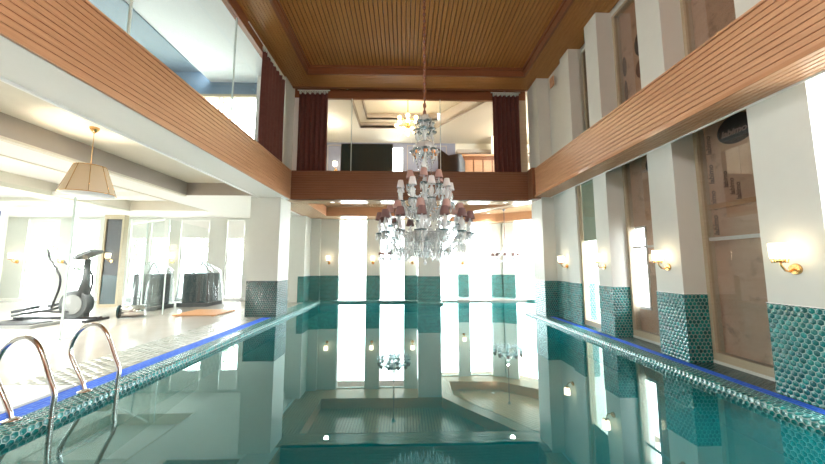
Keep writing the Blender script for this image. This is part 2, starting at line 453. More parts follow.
# far low ceiling, borders and two coffers (z = ZB)
def slab_with(name, poly, d, nrm, pitch, z, mat='wood_far'):
    """slatted polygon ceiling, slats along d"""
    d = Vector((*d, 0)).normalized(); w = Vector((-d.y, d.x, 0))
    us = [Vector((*p, 0)).dot(d) for p in poly]; vs = [Vector((*p, 0)).dot(w) for p in poly]
    mb = MB()
    mb.slats(d*(min(us)-.0)+w*min(vs)+Vector((0, 0, z)), d, w, (0, 0, -1), max(us)-min(us), max(vs)-min(vs), pitch*1.15, .026, .04)
    bm = bmesh.new(); me = bpy.data.meshes.new('t')
    o = mb.build(name, mat); bm.from_mesh(o.data)
    cx = sum(p[0] for p in poly)/len(poly); cy = sum(p[1] for p in poly)/len(poly)
    for i in range(len(poly)):
        a, b = Vector((*poly[i], 0)), Vector((*poly[(i+1) % len(poly)], 0))
        e = (b-a).normalized(); nn = Vector((e.y, -e.x, 0))
        if nn.dot(Vector((cx, cy, 0))-a) > 0: nn = -nn
        bmesh.ops.bisect_plane(bm, geom=bm.verts[:]+bm.edges[:]+bm.faces[:], plane_co=a, plane_no=nn, clear_outer=True)
    bm.to_mesh(o.data); bm.free()
    return o
LC = [(-3.02, 9.80), (3.30, 9.80), (1.38, 12.2), (-3.02, 12.2)]
RC = [(3.98, 9.62), (6.0, 9.62), (6.0, 12.35), (5.25, 12.86), (3.98, 13.76), (1.88, 13.8), (1.84, 12.43)]
ZR = 3.62
parts = []
parts.append(slab_with('ceiling_far', [(-3.45, 9.1), (4.6, 9.1), (3.98, 9.8), (-3.45, 9.8)], (1, 0), 0, .075, ZB))
parts.append(slab_with('ceiling_far', [(-3.95, 9.8), (-3.02, 9.8), (-3.02, 12.2), (-3.95, 13.3)], (0, 1), 0, .085, ZB))
parts.append(slab_with('ceiling_far', [(-3.95, 13.3), (-3.02, 12.2), (1.38, 12.2), (1.38, 13.3)], (1, 0), 0, .085, ZB))
parts.append(slab_with('ceiling_far', [(3.30, 9.80), (3.98, 9.62), (1.84, 12.43), (1.38, 12.2)], (-2.0, 2.5), 0, .085, ZB))
parts.append(slab_with('ceiling_far', [(1.38, 12.2), (1.84, 12.43), (1.88, 13.8), (1.38, 15.0)], (0, 1), 0, .085, ZB))
parts.append(slab_with('ceiling_far', [(1.38, 15.0), (1.88, 13.8), (3.98, 13.76), (4.6, 15.0)], (1, 0), 0, .085, ZB))
parts.append(slab_with('ceiling_far', [(4.6, 15.0), (3.98, 13.76), (5.25, 12.86), (6.0, 12.35), (7.2, 12.9)], (1.3, -.95), 0, .085, ZB))
parts.append(slab_with('ceiling_far', [(4.6, 9.1), (7.2, 9.1), (7.2, 9.62), (3.98, 9.62)], (1, 0), 0, .085, ZB))
parts.append(slab_with('ceiling_far', [(6.0, 9.62), (7.2, 9.62), (7.2, 12.9), (6.0, 12.35)], (0, 1), 0, .085, ZB))
for p in parts: tag(p, kind='structure')
tag(slab_with('ceiling_coffer', LC, (0, 1), 0, .085, ZR), kind='structure')
tag(slab_with('ceiling_coffer', RC, (2.0, 1.1), 0, .085, ZR), kind='structure')
mb = MB()
for poly in (LC, RC):
    for i in range(len(poly)):
        a, b = poly[i], poly[(i+1) % len(poly)]
        L = math.dist(a, b)
        mb.poly([(a[0], a[1], ZB-.01), (b[0], b[1], ZB-.01), (b[0], b[1], ZR+.02), (a[0], a[1], ZR+.02)], [(0, 0), (L, 0), (L, .35), (0, .35)])
st(mb, 'trim_3', 'wood')
mb = MB(); mb.box(-4.4, 7.3, 9.72, 15.1, ZR+.03, ZR+.15); st(mb, 'ceiling_far_slab', 'groove')

# ---- balcony fascias
def fascia(name, x0, x1, y0, y1, face, label):
    t = empty(name, ((x0+x1)/2, (y0+y1)/2, ZB), label, 'balcony beam')
    if face == 'x+':   # faces +x at x1
        mb = MB().slats((x1, y0, ZB+.03), (0, 1, 0), (0, 0, 1), (1, 0, 0), y1-y0, ZT-ZB-.06, .072)
        mb.build('slatted_face', 'wood', t)
        c = B(x1-.10, x1-.016, y0, y1, ZB, ZT); c.box(x1-.1, x1+.008, y0, y1, ZT-.03, ZT); c.box(x1-.1, x1+.006, y0, y1, ZB, ZB+.03)
        c.build('cap_rail', 'wood', t)
        B(-4.05, x1-.03, y0, y1, ZB-.004, ZB+.02).build('underside_panel', 'plaster_white', t)
        B(-4.09, -4.05, y0, y1, ZB-.03, ZB+.10).build('edge_moulding', 'white_paint', t)
    elif face == 'x-':
        MB().slats((x0, y0, ZB+.07), (0, 1, 0), (0, 0, 1), (-1, 0, 0), y1-y0, ZT-ZB-.10, .072).build('slatted_face', 'wood', t)
        c = B(x0+.016, x0+.10, y0, y1, ZB+.06, ZT); c.box(x0-.008, x0+.1, y0, y1, ZT-.03, ZT)
        c.build('cap_rail', 'wood', t)
        B(x0-.03, x0+.06, y0, y1, ZB+.025, ZB+.075).build('ledge', 'wood_gloss', t)
        MB().slats((x0-.03, y0, ZB+.02), (0, 1, 0), (1, 0, 0), (0, 0, -1), y1-y0, 4.12-x0+.03, .075).build('slatted_underside', 'wood', t)
        B(4.11, 4.13, y0, y1, ZB+.0, ZB+.06).build('edge_moulding', 'white_paint', t)
        B(x0+.05, x1, y0, y1, ZT-.05, ZT-.005).build('top_board', 'wood_trim', t)
    else:
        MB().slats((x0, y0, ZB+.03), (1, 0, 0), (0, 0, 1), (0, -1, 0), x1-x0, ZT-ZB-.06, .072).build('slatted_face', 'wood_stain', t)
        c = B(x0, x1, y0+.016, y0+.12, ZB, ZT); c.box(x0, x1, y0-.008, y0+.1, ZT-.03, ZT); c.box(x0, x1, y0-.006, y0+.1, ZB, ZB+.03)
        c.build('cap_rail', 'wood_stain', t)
    return t
fascia('balcony_beam', -3.6, XL, Y0, YF, 'x+', 'long slatted wooden balcony beam on the left above the gym opening')
fascia('balcony_beam', XR, 4.12, Y0, YF-.1, 'x-', 'long slatted wooden balcony beam running across the pilasters on the right')
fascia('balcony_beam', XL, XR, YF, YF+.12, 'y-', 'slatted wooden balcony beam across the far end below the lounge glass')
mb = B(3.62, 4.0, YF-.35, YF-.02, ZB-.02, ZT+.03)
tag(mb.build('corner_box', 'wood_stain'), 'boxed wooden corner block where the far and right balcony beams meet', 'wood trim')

# ---- pillars and pilasters
def pillar(name, x0, x1, y0, y1, label, cat='pillar', ztop=ZS, zt=.97, tile='tile', zb=0, mat='plaster', group=None, tx0=None):
    t = empty(name, ((x0+x1)/2, (y0+y1)/2, zb), label, cat, group)
    B(x0, x1, y0, y1, zb if tx0 else zt, ztop).build('plaster_shaft', mat, t)
    e = .008; x0 = tx0 or x0
    B(x0-e, x1+e, y0-e, y1+e, zb, zt).build('tiled_base', tile, t)
    B(x0-e-.004, x1+e+.004, y0-e-.004, y1+e+.004, zt, zt+.008).build('tile_edge_strip', 'white_paint', t)
    return t
pillar('pillar', -4.28, -3.46, 8.82, 9.6, 'big square pillar with dark teal tiled foot at the far left of the pool', tile='tile_dark')
pillar('pillar', 3.85, 4.25, 8.73, 9.45, 'square pillar at the far right corner of the pool under the beam corner')
pil = [(3.0, 3.57, 'nearest right hand pilaster with a glowing sconce and big teal tiles'),
       (4.66, 5.16, 'second pilaster from the front on the right wall, between two boarded windows'),
       (6.28, 6.72, 'third pilaster from the front on the right wall, beside the bright far window'),
       (7.45, 7.88, 'narrow fourth pilaster on the right wall next to the corner pillar'),
       (-.2, 1.4, 'wide pilaster on the right wall nearest the rear end of the pool')]
for a, b, l in pil: pillar('pilaster', 4.12, 4.46, a, b, l, 'pilaster')
pillar('pillar', .52, 1.37, 12.22, 12.9, 'tiled pier standing forward between the two far window bays', ztop=ZB, zb=-.14)
pillar('pilaster', -4.35, -3.8, 12.2, 13.3, 'plain pier at the far left corner where the gym meets the pool', 'pilaster', ztop=ZB-.005, tx0=-4.02)
pillar('pilaster', -3.8, -3.43, 12.95, 13.3, 'narrow stepped pilaster left of the leftmost far sconce', 'pilaster', ztop=ZB)

# ---- right wall behind pilasters
mb = MB()
mb.box(4.46, 4.75, 7.88, 9.45, 0, ZC)               # solid piece near corner pillar
for a, b in ((-.2, 1.4), (3.0, 3.57), (4.66, 5.16), (6.28, 6.72), (7.45, 7.88)): mb.box(4.46, 4.75, a, b, 0, ZC)
mb.box(4.46, 4.75, Y0, -.2, 0, ZC)
mb.box(4.46, 4.75, 1.4, 7.45, 3.62, ZT); mb.box(4.46, 4.75, 1.4, 7.45, 0, .04); mb.box(4.46, 4.75, 1.4, 7.45, ZS-.1, ZC)
mb.box(4.14, 4.46, 1.4, 7.45, 3.62, ZT-.02)
st(mb, 'wall_right', 'plaster')
mb = B(4.2, 4.46, 7.88, 8.73, .97, ZS); mb.box(4.25, 4.6, 8.73, 9.6, .97, ZS)
st(mb, 'wall_right', 'plaster')
st(B(4.19, 4.46, 7.88, 8.73, 0, .97), 'wall_right_tiles', 'tile')

# ---- windows on the right wall
win_i = [0]
def side_window(y0, y1, z0, z1, boarded, frame='frame_wood', dx=0, hole=False):
    win_i[0] += 1
    t = empty('window_%d' % win_i[0], (4.5+dx, (y0+y1)/2, z0), kind='structure')
    f = .055
    mb = MB()
    xa, xb = 4.47+dx, 4.60+dx
    mb.box(xa, xb, y0, y0+f, z0, z1); mb.box(xa, xb, y1-f, y1, z0, z1)
    mb.box(xa, xb, y0+f, y1-f, z0, z0+f*2.0); mb.box(xa, xb, y0+f, y1-f, z1-f, z1)
    mb.build('window_frame', frame, t)
    MB().box(4.505+dx, 4.509+dx, y0+f, y1-f, z0+f*2, z1-f).build('pane', 'glass_refl' if boarded else 'glass', t)
    if boarded:
        bb = B(4.63, 4.66, y0+.01, y1-(.33 if hole else .01), z0+.01, z1-.01)
        if hole:  # gap and white frame added so daylight shows as a bright strip
            bb.box(4.63, 4.66, y1-.33, y1-.01, z0+.01, .55); bb.box(4.63, 4.66, y1-.33, y1-.01, 2.15, z1-.01)
            fr_ = B(4.61, 4.66, y1-.33, y1-.30, .55, 2.15); fr_.box(4.61, 4.66, y1-.30, y1-.05, 2.11, 2.15); fr_.box(4.61, 4.66, y1-.30, y1-.05, .55, .6); fr_.build('inner_frame', 'white_paint', t)
        bb.build('brown_board', 'board', t)
    return t
w1 = side_window(3.57, 4.66, .04, 3.62, True)
w2 = side_window(5.16, 6.28, .04, 3.62, True, hole=True)
w3 = side_window(6.72, 7.45, .04, 3.62, False, dx=-.30)
w0 = side_window(1.4, 3.0, .04, 3.62, False, 'white_paint')
u1 = side_window(3.57, 4.66, ZT, ZS-.1, True)
u2 = side_window(5.16, 6.28, ZT, ZS-.1, True)
u3 = side_window(6.72, 7.45, ZT, ZS-.1, True)
u0 = side_window(1.4, 3.0, ZT, ZS-.1, True)
B(4.515, 4.54, 3.62, 4.6, 1.75, 1.80).build('white_bar', 'white_paint', w1)
B(4.515, 4.54, 5.22, 6.2, 1.72, 1.76).build('white_bar', 'white_paint', w2)
B(4.56, 4.62, 3.64, 4.6, 2.22, 2.29).build('batten', 'mat_wood', w1)
B(4.23, 4.235, 6.78, 7.39, 1.95, 3.5).build('roller_blind', 'blind_green', w3)
mb = B(4.46, 4.66, 2.18, 2.24, .1, ZB-.05); mb.box(4.46, 4.66, 1.45, 2.95, 2.6, 2.66); mb.build('mullion', 'white_paint', w0)

# printed marks on the boards
def oval(parent, yc, zc, a, b, x=4.625, mat='print', ang=0, name='printed_oval'):
    mb = MB(); N = 36
    P = []
    for k in range(N):
        u, w = a*math.cos(2*PI*k/N), b*math.sin(2*PI*k/N)
        P.append((yc-(u*math.cos(ang)-w*math.sin(ang)), zc+u*math.sin(ang)+w*math.cos(ang)))
    F = [(x-.002, y, z) for y, z in P]
    mb.poly(F); mb.poly([(x, y, z) for y, z in reversed(P)])
    return mb.build(name, mat, parent)
def text(parent, s, yc, zc, size, rot=0, x=4.621, mat='print_letter', name='printed_letters', mirror=False):
    cu = bpy.data.curves.new(name, 'FONT'); cu.body = s; cu.size = size; cu.align_x = 'CENTER'; cu.align_y = 'CENTER'
    cu.extrude = .001; cu.offset = .003*size/.1 if size < .2 else .002; cu.shear = .25
    tmp = bpy.data.objects.new('tmp', cu); COL.objects.link(tmp)
    bpy.context.view_layer.update()
    me = bpy.data.meshes.new_from_object(tmp.evaluated_get(bpy.context.evaluated_depsgraph_get()))
    bpy.data.objects.remove(tmp)
    # text x -> -Y (reads left to right seen from -X side), text y -> Z
    mt = Matrix(((0, 0, -1, 0), (-1, 0, 0, 0), (0, 1, 0, 0), (0, 0, 0, 1)))
    me.transform(Matrix.Translation((x, yc, zc)) @ mt @ Matrix.Rotation(rot, 4, 'Z'))
    me.transform(Matrix.Translation(-parent.location))
    me.materials.clear(); me.materials.append(M[mat])
    o = bpy.data.objects.new(name, me); COL.objects.link(o); o.parent = parent
    return o
oval(w1, 4.16, 3.30, .27, .205, ang=.0)
text(w1, 'labimo', 4.20, 3.27, .13)
text(w1, 'labimo', 4.37, 2.62, .09, rot=PI/2, mat='print_faint'); text(w1, 'labimo', 4.29, 2.5, .09, rot=PI/2, mat='print_faint'); text(w1, 'labimo', 4.21, 2.42, .09, rot=PI/2, mat='print_faint')
for z in (3.2, 2.75, 2.35, 1.98): text(w1, 'labimo', 4.57, z, .11, rot=PI/2, mat='print_faint')
oval(w2, 5.62, 3.28, .22, .18)
text(w2, 'labimo', 5.62, 2.65, .10, rot=PI/2, mat='print_faint'); text(w2, 'labimo', 5.54, 2.3, .10, rot=PI/2, mat='print_faint')
oval(u2, 5.72, 5.75, .17, .26); oval(u2, 5.75, 5.25, .15, .2, mat='print_faint')
oval(u2, 6.2, 5.55, .06, .22, mat='print_faint'); oval(u2, 6.2, 5.0, .05, .25, mat='print_faint')

# ---- far walls of pool
mb = MB()
for a, b in ((-3.43, -2.70), (-1.56, -1.02), (.0, .52)): mb.box(a, b, 13.1, 13.3, .97, ZB)
st(mb, 'wall_far', 'plaster')
mb = MB()
for a, b in ((-3.43, -2.70), (-1.56, -1.02), (.0, .52)): mb.box(a, b, 13.09, 13.3, -.02, .97)
st(mb, 'wall_far_tiles', 'tile')
def front_window(x0, x1, y, z0, z1, bars=(2.2,), vb=(), mat='white_paint', f=.03):
    win_i[0] += 1
    t = empty('window_%d' % win_i[0], ((x0+x1)/2, y, z0), kind='structure')
    mb = B(x0, x0+f, y, y+.08, z0, z1); mb.box(x1-f, x1, y, y+.08, z0, z1); mb.box(x0+f, x1-f, y, y+.08, z0, z0+f); mb.box(x0+f, x1-f, y, y+.08, z1-f, z1)
    for b in bars: mb.box(x0+f, x1-f, y+.02, y+.05, b, b+.018)
    for b in vb: mb.box(b, b+.02, y+.02, y+.05, z0, z1)
    mb.build('window_frame', mat, t)
    B(x0+f, x1-f, y+.055, y+.06, z0+f, z1-f).build('pane', 'glass', t)
    return t
front_window(-2.70, -1.56, 13.2, 0, ZB)
front_window(-1.02, .0, 13.2, 0, ZB)
mb = MB(); mb.box(1.2, 1.37, 12.9, 14.6, .97, ZB)
st(mb, 'wall_bay', 'plaster'); st(B(1.2, 1.38, 12.9, 14.6, -.02, .97), 'wall_bay_tiles', 'tile')
# bay piers
bay = [(2.42, 2.90, 14.45, 0, 'slim pier with a sconce between the bay windows'), ]
mb = B(2.42, 2.90, 14.4, 14.65, .97, ZB); st(mb, 'wall_bay', 'plaster')
st(B(2.42, 2.90, 14.39, 14.65, -.02, .97), 'wall_bay_tiles', 'tile')
def pier_poly(poly, name='wall_bay'):
    st(MB().prism(poly, .97, ZB), name, 'plaster'); 
    cx = sum(p[0] for p in poly)/4; cy = sum(p[1] for p in poly)/4
    st(MB().prism([(cx+(x-cx)*1.02, cy+(y-cy)*1.03) for x, y in poly], -.02, .97), name+'_tiles', 'tile')
pier_poly([(3.93, 14.35), (4.40, 14.3), (4.5, 14.6), (3.93, 14.6)])
pier_poly([(4.40, 14.2), (4.85, 13.95), (5.0, 14.2), (4.5, 14.6)])
front_window(1.37, 2.42, 14.5, 0, ZB)
front_window(2.90, 3.93, 14.5, 0, ZB)
# angled bay window on the right
win_i[0] += 1
t = empty('window_%d' % win_i[0], (5.9, 13.6, 0), kind='structure')
d = Vector((1.7, -1.05, 0)).normalized(); nn = Vector((-d.y, d.x, 0))
a0 = Vector((4.9, 14.1, 0))
mb = MB()
for s_ in (0, .9, 1.8): mb.obox(a0+d*(s_+.02)+Vector((0, 0, ZB/2)), d, nn, (0, 0, 1), .02, .04, ZB/2)
mb.build('window_frame', 'white_paint', t)
MB().obox(a0+d*1.0+Vector((0, 0, ZB/2)), d, nn, (0, 0, 1), .95, .003, ZB/2).build('pane', 'glass', t)
mb = B(6.9, 7.1, 9.45, 13.1, 0, 1.0); st(mb, 'wall_bay_tiles', 'tile')
st(B(6.9, 7.1, 9.45, 13.1, 2.9, ZB), 'wall_bay', 'plaster')
st(B(4.46, 7.1, 9.45, 9.6, 0, ZB), 'wall_bay', 'plaster')
# deck behind the bay lip
st(MB().prism([(5.25, 12.95), (6.4, 12.3), (6.4, 9.9), (7.2, 9.9), (7.2, 13.3), (5.4, 13.5)], -.2, -.005), 'floor_bay', 'tile_dark')

# ---- slab between storeys beyond the far fascia, lounge upstairs
mb = MB(); mb.box(-3.6, 4.6, YF+.14, 14.3, ZR+.2, ZT-.22); st(mb, 'floor_lounge', 'taupe')
mb = MB()
mb.box(-3.5, 4.4, 9.55, 14.3, 6.98, 7.05)
st(MB().box(-3.6, -1.8, 9.5, 14.3, 6.92, 7.02).box(-1.8, 1.2, 12.4, 14.3, 6.92, 7.02).prism([(1.2, 12.4), (3.2, 9.5), (7.0, 9.5), (7.0, 14.3), (1.2, 14.3)], 6.92, 7.02), 'ceiling_lounge', 'cream')
st(MB().box(-1.5, 3.3, 9.5, 12.1, 7.40, 7.45), 'ceiling_lounge_coffer', 'cream')
st(MB().box(-1.8, -1.5, 9.5, 12.4, 7.14, 7.2).box(-1.5, 1.3, 12.1, 12.4, 7.14, 7.2), 'ceiling_lounge_cove', 'cream')
mb = MB(); mb.box(-1.83, -1.8, 9.5, 12.4, 6.90, 7.14); mb.box(-1.8, 1.2, 12.4, 12.43, 6.90, 7.14)
mb.box(-1.53, -1.5, 9.5, 12.1, 7.14, 7.42); mb.box(-1.5, 1.3, 12.1, 12.13, 7.14, 7.42)
mb.prism([(1.2, 12.4), (3.2, 9.5), (3.24, 9.5), (1.24, 12.43)], 6.90, 7.42)
st(mb, 'trim_4', 'taupe')
st(B(-3.6, -.88, 14.0, 14.2, 4.0, 7.0).box(-.08, 2.3, 14.0, 14.2, 4.0, 7.0).box(-.88, -.08, 14.0, 14.2, 6.75, 7.0), 'wall_lounge', 'blue_grey')
st(B(2.3, 7.0, 14.0, 14.2, 4.0, 7.0), 'wall_lounge_right', 'cream')
st(B(-3.7, -3.6, 9.55, 14.2, 4.0, 7.0), 'wall_lounge_left', 'cream')
st(B(7.0, 7.1, 9.5, 14.2, 4.0, 7.0), 'wall_lounge_side', 'cream')
front_window(-.88, -.08, 14.05, 4.2, 6.75, bars=(5.9,))
mb = B(2.3, 6.9, 13.6, 14.0, 6.35, 6.5); mb.box(2.6, 6.9, 13.1, 14.0, 6.05, 6.12)
st(mb, 'trim_5', 'taupe')
def panel_mould(x0, x1, z0, z1):
    m_ = B(x0, x1, 13.97, 14.0, z1-.03, z1); m_.box(x0, x1, 13.97, 14.0, z0, z0+.03); m_.box(x0, x0+.03, 13.97, 14.0, z0, z1); m_.box(x1-.03, x1, 13.97, 14.0, z0, z1); return m_
st(panel_mould(-3.5, -2.75, 4.6, 6.8), 'trim_6', 'taupe'); st(panel_mould(-2.65, -1.9, 4.6, 6.8), 'trim_7', 'taupe'); st(panel_mould(.1, 1.9, 4.6, 6.8), 'trim_8', 'taupe')
# far glazing
t = empty('window_%d' % (win_i[0]+1), (0, 9.6, ZT), kind='structure'); win_i[0] += 1
B(-3.46, 3.85, 9.58, 9.68, 6.62, ZS+.2).build('head_beam', 'wood_trim', t)
B(-3.46, -3.30, 9.58, 9.68, ZT, 6.62).build('window_frame', 'white_paint', t); B(3.5, 3.85, 9.58, 9.68, ZT, 6.62).build('window_frame', 'frame_wood', t)
for a, b in ((-3.3, -1.68), (-1.66, 1.10), (1.12, 3.5)): B(a, b, 9.60, 9.612, ZT-.2, 6.62).build('pane', 'glass', t)
for a in (-1.67, 1.11): B(a-.012, a+.012, 9.597, 9.615, ZT-.2, 6.62).build('glass_joint', 'glass_edge', t)
st(B(-3.46, 3.85, 9.25, 9.7, ZT-.25, ZT-.16), 'floor_lounge_edge', 'wood_trim')

# ---- left mezzanine room
st(B(-16.4, -3.6, Y0, 9.6, ZT-.3, ZT-.2), 'floor_mezzanine', 'taupe')
mb = B(-5.9, -3.6, Y0, 8.3, 6.93, 7.03); st(mb, 'ceiling_mezzanine', 'cool_white')
st(B(-5.9, -3.6, 8.3, 9.6, 6.93, 7.03), 'ceiling_mezzanine', 'cool_white'); st(B(-16.4, -5.9, Y0, 9.3, 7.25, 7.35), 'ceiling_mezzanine_upper', 'mezz_blue')
st(B(-5.93, -5.9, Y0, 8.3, 6.90, 7.3), 'trim_9', 'slate')
st(B(-16.4, -3.6, 9.3, 9.5, 6.5, 7.3).box(-16.4, -3.6, 9.3, 9.5, 3.9, 4.4), 'wall_mezzanine', 'slate')
st(B(-16.4, -3.6, 9.24, 9.3, 6.44, 6.52), 'trim_10', 'frame_wood')
for a, b in ((-16.0, -13.6), (-13.5, -11.1), (-11.0, -8.0), (-7.9, -5.62), (-5.55, -3.72)): front_window(a, b, 9.35, 4.4, 6.5, bars=(5.6,), f=.05)
st(B(-3.7, -3.5, 9.3, 9.6, ZT-.1, 7.0), 'wall_mezzanine', 'plaster')
# glazing of mezzanine
t = empty('window_%d' % (win_i[0]+1), (-3.55, 3, ZT), kind='structure'); win_i[0] += 1
B(-3.62, -3.50, Y0, 8.82, 6.58, ZS+.01).build('head_beam', 'wood_trim', t)
js = [Y0, -3.3, -.9, 1.5, 3.88, 6.3, 8.82]
for a, b in zip(js[:-1], js[1:]): B(-3.556, -3.544, a+.01, b-.01, ZT-.05, 6.58).build('pane', 'glass', t)
for a in js[1:-1]: B(-3.56, -3.54, a-.014, a+.014, ZT-.05, 6.58).build('glass_joint', 'glass_edge', t)


# ---- gym: ceiling, walls
Z3 = 3.62
mb = B(-5.95, -4.09, 8.62, 8.9, ZB+.02, ZB+.3)
st(MB().box(-5.9, -4.09, Y0, 8.6, Z3, Z3+.1), 'ceiling_gym_recess', 'cream')
st(MB().box(-5.94, -5.90, Y0, 8.6, ZB, Z3).box(-5.9, -4.09, 8.6, 8.64, ZB, Z3), 'trim_11', 'taupe')
st(MB().box(-6.9, -5.94, Y0, 13.0, ZB, ZB+.1).box(-5.94, -4.05, 8.64, 13.0, ZB, ZB+.1).box(-9.6, -6.9, 11.2, 13.0, ZB, ZB+.1).box(-10.4, -9.6, Y0, 13.0, ZB, ZB+.1).box(-16.5, -10.4, 10.6, 13.0, ZB, ZB+.1)
   .box(-9.6, -6.9, 8.7, 9.3, ZB, ZB+.1), 'ceiling_gym', 'plaster_white')
st(MB().box(-9.6, -6.9, Y0, 11.2, Z3, Z3+.1).box(-16.5, -10.4, Y0, 10.6, Z3, Z3+.1), 'ceiling_gym_coffer', 'plaster_white')
st(MB().box(-6.93, -6.90, Y0, 11.2, ZB-.02, ZB+.04).box(-9.6, -9.56, Y0, 11.2, ZB-.02, Z3).box(-9.6, -6.9, 11.17, 11.2, ZB, Z3).box(-6.02, -5.9, Y0, 8.6, ZB-.04, ZB), 'trim_12', 'cream')
st(MB().box(-16.5, -3.6, 8.9, 13.4, Z3+.12, Z3+.2), 'ceiling_gym_slab', 'cream')
# far gym wall with tall windows
YG = 12.9
gw = [(-14.95, -13.70), (-13.25, -12.15), (-10.95, -10.3), (-10.15, -9.40), (-8.98, -7.85), (-7.15, -6.45)]
mb = MB(); xs = -16.5
for a, b in gw+[(-4.35, None)]:
    mb.box(xs, a, YG, YG+.2, 0, ZB)
    if b is None: break
    mb.box(a, b, YG, YG+.2, 3.2, ZB); mb.box(a, b, YG, YG+.2, 0, .06); xs = b
st(mb, 'wall_gym', 'plaster')
for i, (a, b) in enumerate(gw):
    w = front_window(a, b, YG+.06, .06, 3.2, bars=(1.0, 2.44), vb=((a+b)/2,), f=.05)
    mb = MB().grid(lambda u, v, a=a, b=b: (a+.03+(b-a-.06)*u, YG+.03+.008*math.sin(v*9), 2.46+.72*v), 2, 8)
    o = mb.build('roller_blind', 'white_paint', w)
mb = B(-16.7, -16.5, Y0, 13.1, 3.2, 4.6); mb.box(-16.7, -16.5, Y0, 13.1, 6.6, 7.3); mb.box(-16.7, -16.5, Y0, 13.1, 0, .3)
for a, b in ((Y0, 2.0), (5.2, 5.6), (8.6, 13.1)): mb.box(-16.7, -16.5, a, b, .3, 6.6)
st(mb, 'wall_left', 'plaster_white')
for a, b in ((2.0, 5.2), (5.6, 8.6)):
    for z0, z1 in ((.3, 3.2), (4.6, 6.6)):
        win_i[0] += 1
        t = empty('window_%d' % win_i[0], (-16.6, (a+b)/2, z0), kind='structure')
        mb = B(-16.66, -16.54, a, a+.05, z0, z1); mb.box(-16.66, -16.54, b-.05, b, z0, z1); mb.box(-16.64, -16.56, (a+b)/2-.03, (a+b)/2+.03, z0, z1)
        mb.build('window_frame', 'white_paint', t); B(-16.605, -16.595, a+.05, b-.05, z0, z1).build('pane', 'glass', t)
st(B(-16.5, -4.35, YG-.03, YG, 0, .12), 'baseboard_gym', 'white_paint')
# rear wall
st(B(-16.5, -8, Y0-.1, Y0, 0, 7.3), 'wall_rear', 'plaster')
st(B(-8, 4.75, Y0-.1, Y0, 0, 7.3), 'wall_rear', 'wood_trim')

# ---- glass partition in the gym
def partition(name, pts, z1, label):
    t = empty(name, ((pts[0][0]+pts[-1][0])/2, (pts[0][1]+pts[-1][1])/2, 0), label, 'glass partition')
    for (xa, ya), (xb, yb) in zip(pts[:-1], pts[1:]):
        d = Vector((xb-xa, yb-ya, 0)); L = d.length; d.normalize(); w = Vector((-d.y, d.x, 0))
        MB().obox(((xa+xb)/2, (ya+yb)/2, z1/2), d, w, (0, 0, 1), L/2-.008, .006, z1/2).build('glass_pane', 'gym_glass', t)
    for x, y in pts[1:-1]:
        MB().box(x-.012, x+.012, y-.012, y+.012, 0, z1).build('glass_joint', 'glass_edge', t)
    return t
partition('glass_partition', [(-6.3, 1.0), (-6.42, 3.6), (-6.45, 6.29), (-6.88, 9.4), (-7.23, 11.8)], 2.72, 'long frameless glass partition with pale joints between the deck and the gym')
t = partition('glass_partition', [(-7.02, 9.4), (-7.9, 9.9), (-8.75, 10.4)], 2.72, 'short glass screen standing across the gym beside the plastic wrapped machine')
mb = MB()
d = Vector((-1.73, 1.0, 0)).normalized(); w = Vector((-d.y, d.x, 0))
mb.obox((-7.9, 9.9, 2.72), d, w, (0, 0, 1), 1.0, .02, .02)
mb.build('top_channel', 'white_paint', t)
# framed dark opening
t = empty('dark_framed_panel', (-9.8, 11.0, 0), 'tall dark framed panel with teal foot standing at the back of the gym', 'wall panel')
B(-10.15, -9.62, 11.02, 11.15, 1.05, 2.95).build('dark_face', 'black', t)
B(-10.15, -9.62, 11.01, 11.15, .1, 1.05).build('teal_foot', 'screen', t)
mb = B(-10.21, -10.15, 10.98, 11.17, 0, 3.1); mb.box(-9.62, -9.56, 10.98, 11.17, 0, 3.1); mb.box(-10.15, -9.62, 10.98, 11.17, 2.95, 3.1); mb.box(-10.15, -9.62, 10.98, 11.17, 0, .1)
mb.build('frame', 'frame_wood', t)
# far left screen
t = empty('wall_screen', (-12.6, 9.9, 0), 'dark blue framed screen at the far left edge of the gym', 'screen')
B(-13.6, -12.32, 9.93, 9.97, .9, 3.05).build('screen_face', 'navy', t)
mb = B(-13.7, -12.2, 9.9, 10.0, .78, .9); mb.box(-13.7, -12.2, 9.9, 10.0, 3.05, 3.15); mb.box(-12.32, -12.2, 9.9, 10.0, .9, 3.05); mb.box(-13.7, -13.6, 9.9, 10.0, .9, 3.05)
mb.box(-13.6, -12.32, 9.9, 9.93, 2.72, 2.76)
mb.build('frame', 'white_paint', t)
mb = B(-12.9, -12.8, 9.9, 10.0, 0, .8); mb.box(-13.3, -12.4, 9.8, 10.1, 0, .03); mb.build('stand', 'white_paint', t)

